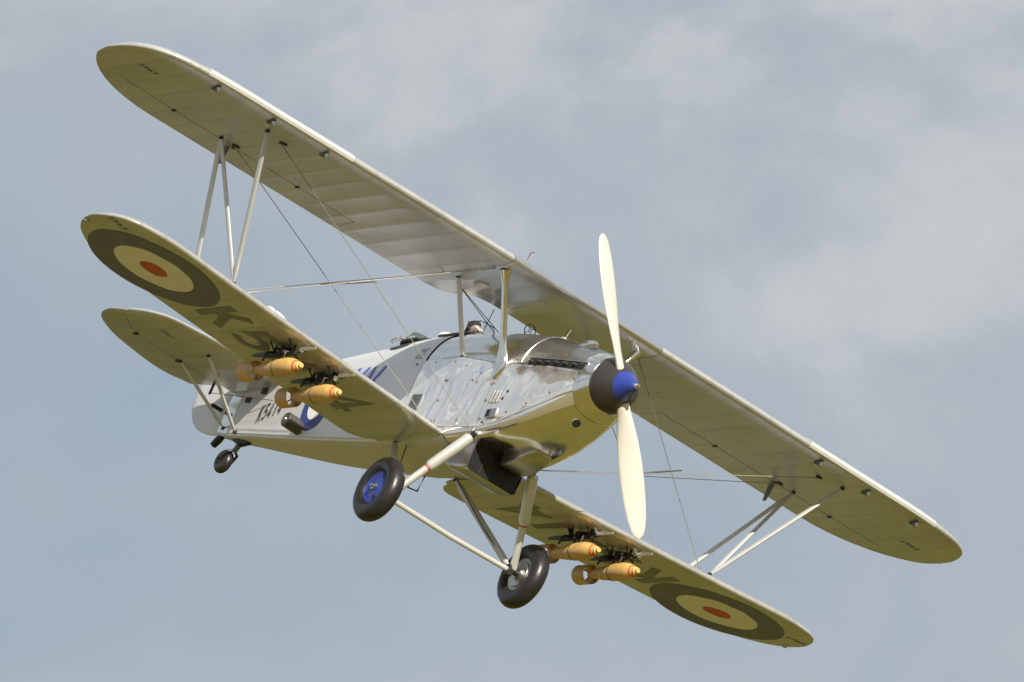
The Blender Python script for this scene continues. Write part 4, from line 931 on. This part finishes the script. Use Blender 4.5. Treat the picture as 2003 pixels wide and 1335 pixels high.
for k, (side, y, z) in enumerate(BOMBS):
    o = proto if k == 0 else copy_tree(proto)
    o.matrix_world = POSE @ Matrix.Translation((-2.555, side * y, z)) @ Matrix.Rotation(-TILT, 4, 'Y') @ Matrix.Rotation(0.3 * k, 4, 'X')
    tag(o, BL[(side, k % 2)], 'bomb', 'bombs slung under the lower wings')

# ------------------------------------------------------------------ pilot, seated low behind the windscreen
def build_pilot():
    e = empty('person', POSE @ Matrix.Translation((-3.78, -0.02, -0.060)))
    tag(e, 'pilot in dark leather flying helmet and goggles, seated behind the windscreen', 'person')
    me = bpy.data.meshes.new('body'); J = {'pel': (0, 0, 0.0), 'sp': (0.0, 0, 0.22), 'ch': (0.0, 0, 0.42), 'nk': (0.01, 0, 0.56), 'hd': (0.03, 0, 0.66),
         'sl': (0, 0.17, 0.47), 'el': (0.14, 0.23, 0.25), 'hl': (0.36, 0.10, 0.22), 'sr': (0, -0.17, 0.47), 'er': (0.14, -0.23, 0.25), 'hr': (0.36, -0.06, 0.22),
         'kl': (0.42, 0.12, 0.06), 'fl': (0.75, 0.12, -0.28), 'kr': (0.42, -0.12, 0.06), 'fr': (0.75, -0.12, -0.28)}
    E_ = [('pel', 'sp'), ('sp', 'ch'), ('ch', 'nk'), ('nk', 'hd'), ('ch', 'sl'), ('sl', 'el'), ('el', 'hl'), ('ch', 'sr'), ('sr', 'er'), ('er', 'hr'), ('pel', 'kl'), ('kl', 'fl'), ('pel', 'kr'), ('kr', 'fr')]
    rad = {'pel': 0.15, 'sp': 0.14, 'ch': 0.15, 'nk': 0.055, 'hd': 0.06, 'sl': 0.075, 'el': 0.05, 'hl': 0.04, 'sr': 0.075, 'er': 0.05, 'hr': 0.04, 'kl': 0.075, 'fl': 0.05, 'kr': 0.075, 'fr': 0.05}
    ks = list(J); me.from_pydata([J[k] for k in ks], [(ks.index(a), ks.index(b)) for a, b in E_], [])
    o = bpy.data.objects.new('body', me); sc.collection.objects.link(o); o.parent = e; me.materials.append(MAT['cloth_khaki'])
    md = o.modifiers.new('skin', 'SKIN'); md.use_smooth_shade = True
    for i, k in enumerate(ks):
        me.skin_vertices[0].data[i].radius = (rad[k], rad[k]); me.skin_vertices[0].data[i].use_root = (k == 'pel')
    sb = o.modifiers.new('sub', 'SUBSURF'); sb.levels = 1; sb.render_levels = 2
    def ell(name, c, s, m, par=e, seg=24):
        bm = newbm(); bmesh.ops.create_uvsphere(bm, u_segments=seg, v_segments=seg // 2, radius=1.0, matrix=Matrix.Translation(c) @ Matrix.Diagonal((*s, 1))); return finish(bm, name, m, par)
    face = ell('face', (0.055, 0, 0.715), (0.085, 0.070, 0.105), 'skin')
    bm = newbm(); add_tube(bm, [(0.135, 0, 0.735), (0.165, 0, 0.700), (0.140, 0, 0.692)], [0.008, 0.014, 0.010], 8); finish(bm, 'nose', 'skin', face)
    ell('mouth', (0.130, 0, 0.660), (0.012, 0.024, 0.006), 'band_red', face, 12)
    bm = newbm(); bmesh.ops.create_uvsphere(bm, u_segments=28, v_segments=18, radius=1.0, matrix=Matrix.Translation((0.03, 0, 0.735)) @ Matrix.Diagonal((0.108, 0.088, 0.115, 1)))
    bmesh.ops.bisect_plane(bm, geom=bm.verts[:] + bm.edges[:] + bm.faces[:], plane_co=(0.085, 0, 0.735), plane_no=(0.85, 0, -0.5), clear_outer=True); h = finish(bm, 'flying_helmet', 'leather', e)
    for s in (-1, 1):
        lathe('goggle_lens', [(0.0, 0.034), (0.018, 0.032), (0.022, 0.001)], 'lamp_lens', h, (0.118, s * 0.036, 0.742), 'x', 20, False); ell('ear_cup', (0.03, s * 0.088, 0.725), (0.034, 0.014, 0.038), 'leather', h, 16)
build_pilot()
bpy.context.view_layer.update()
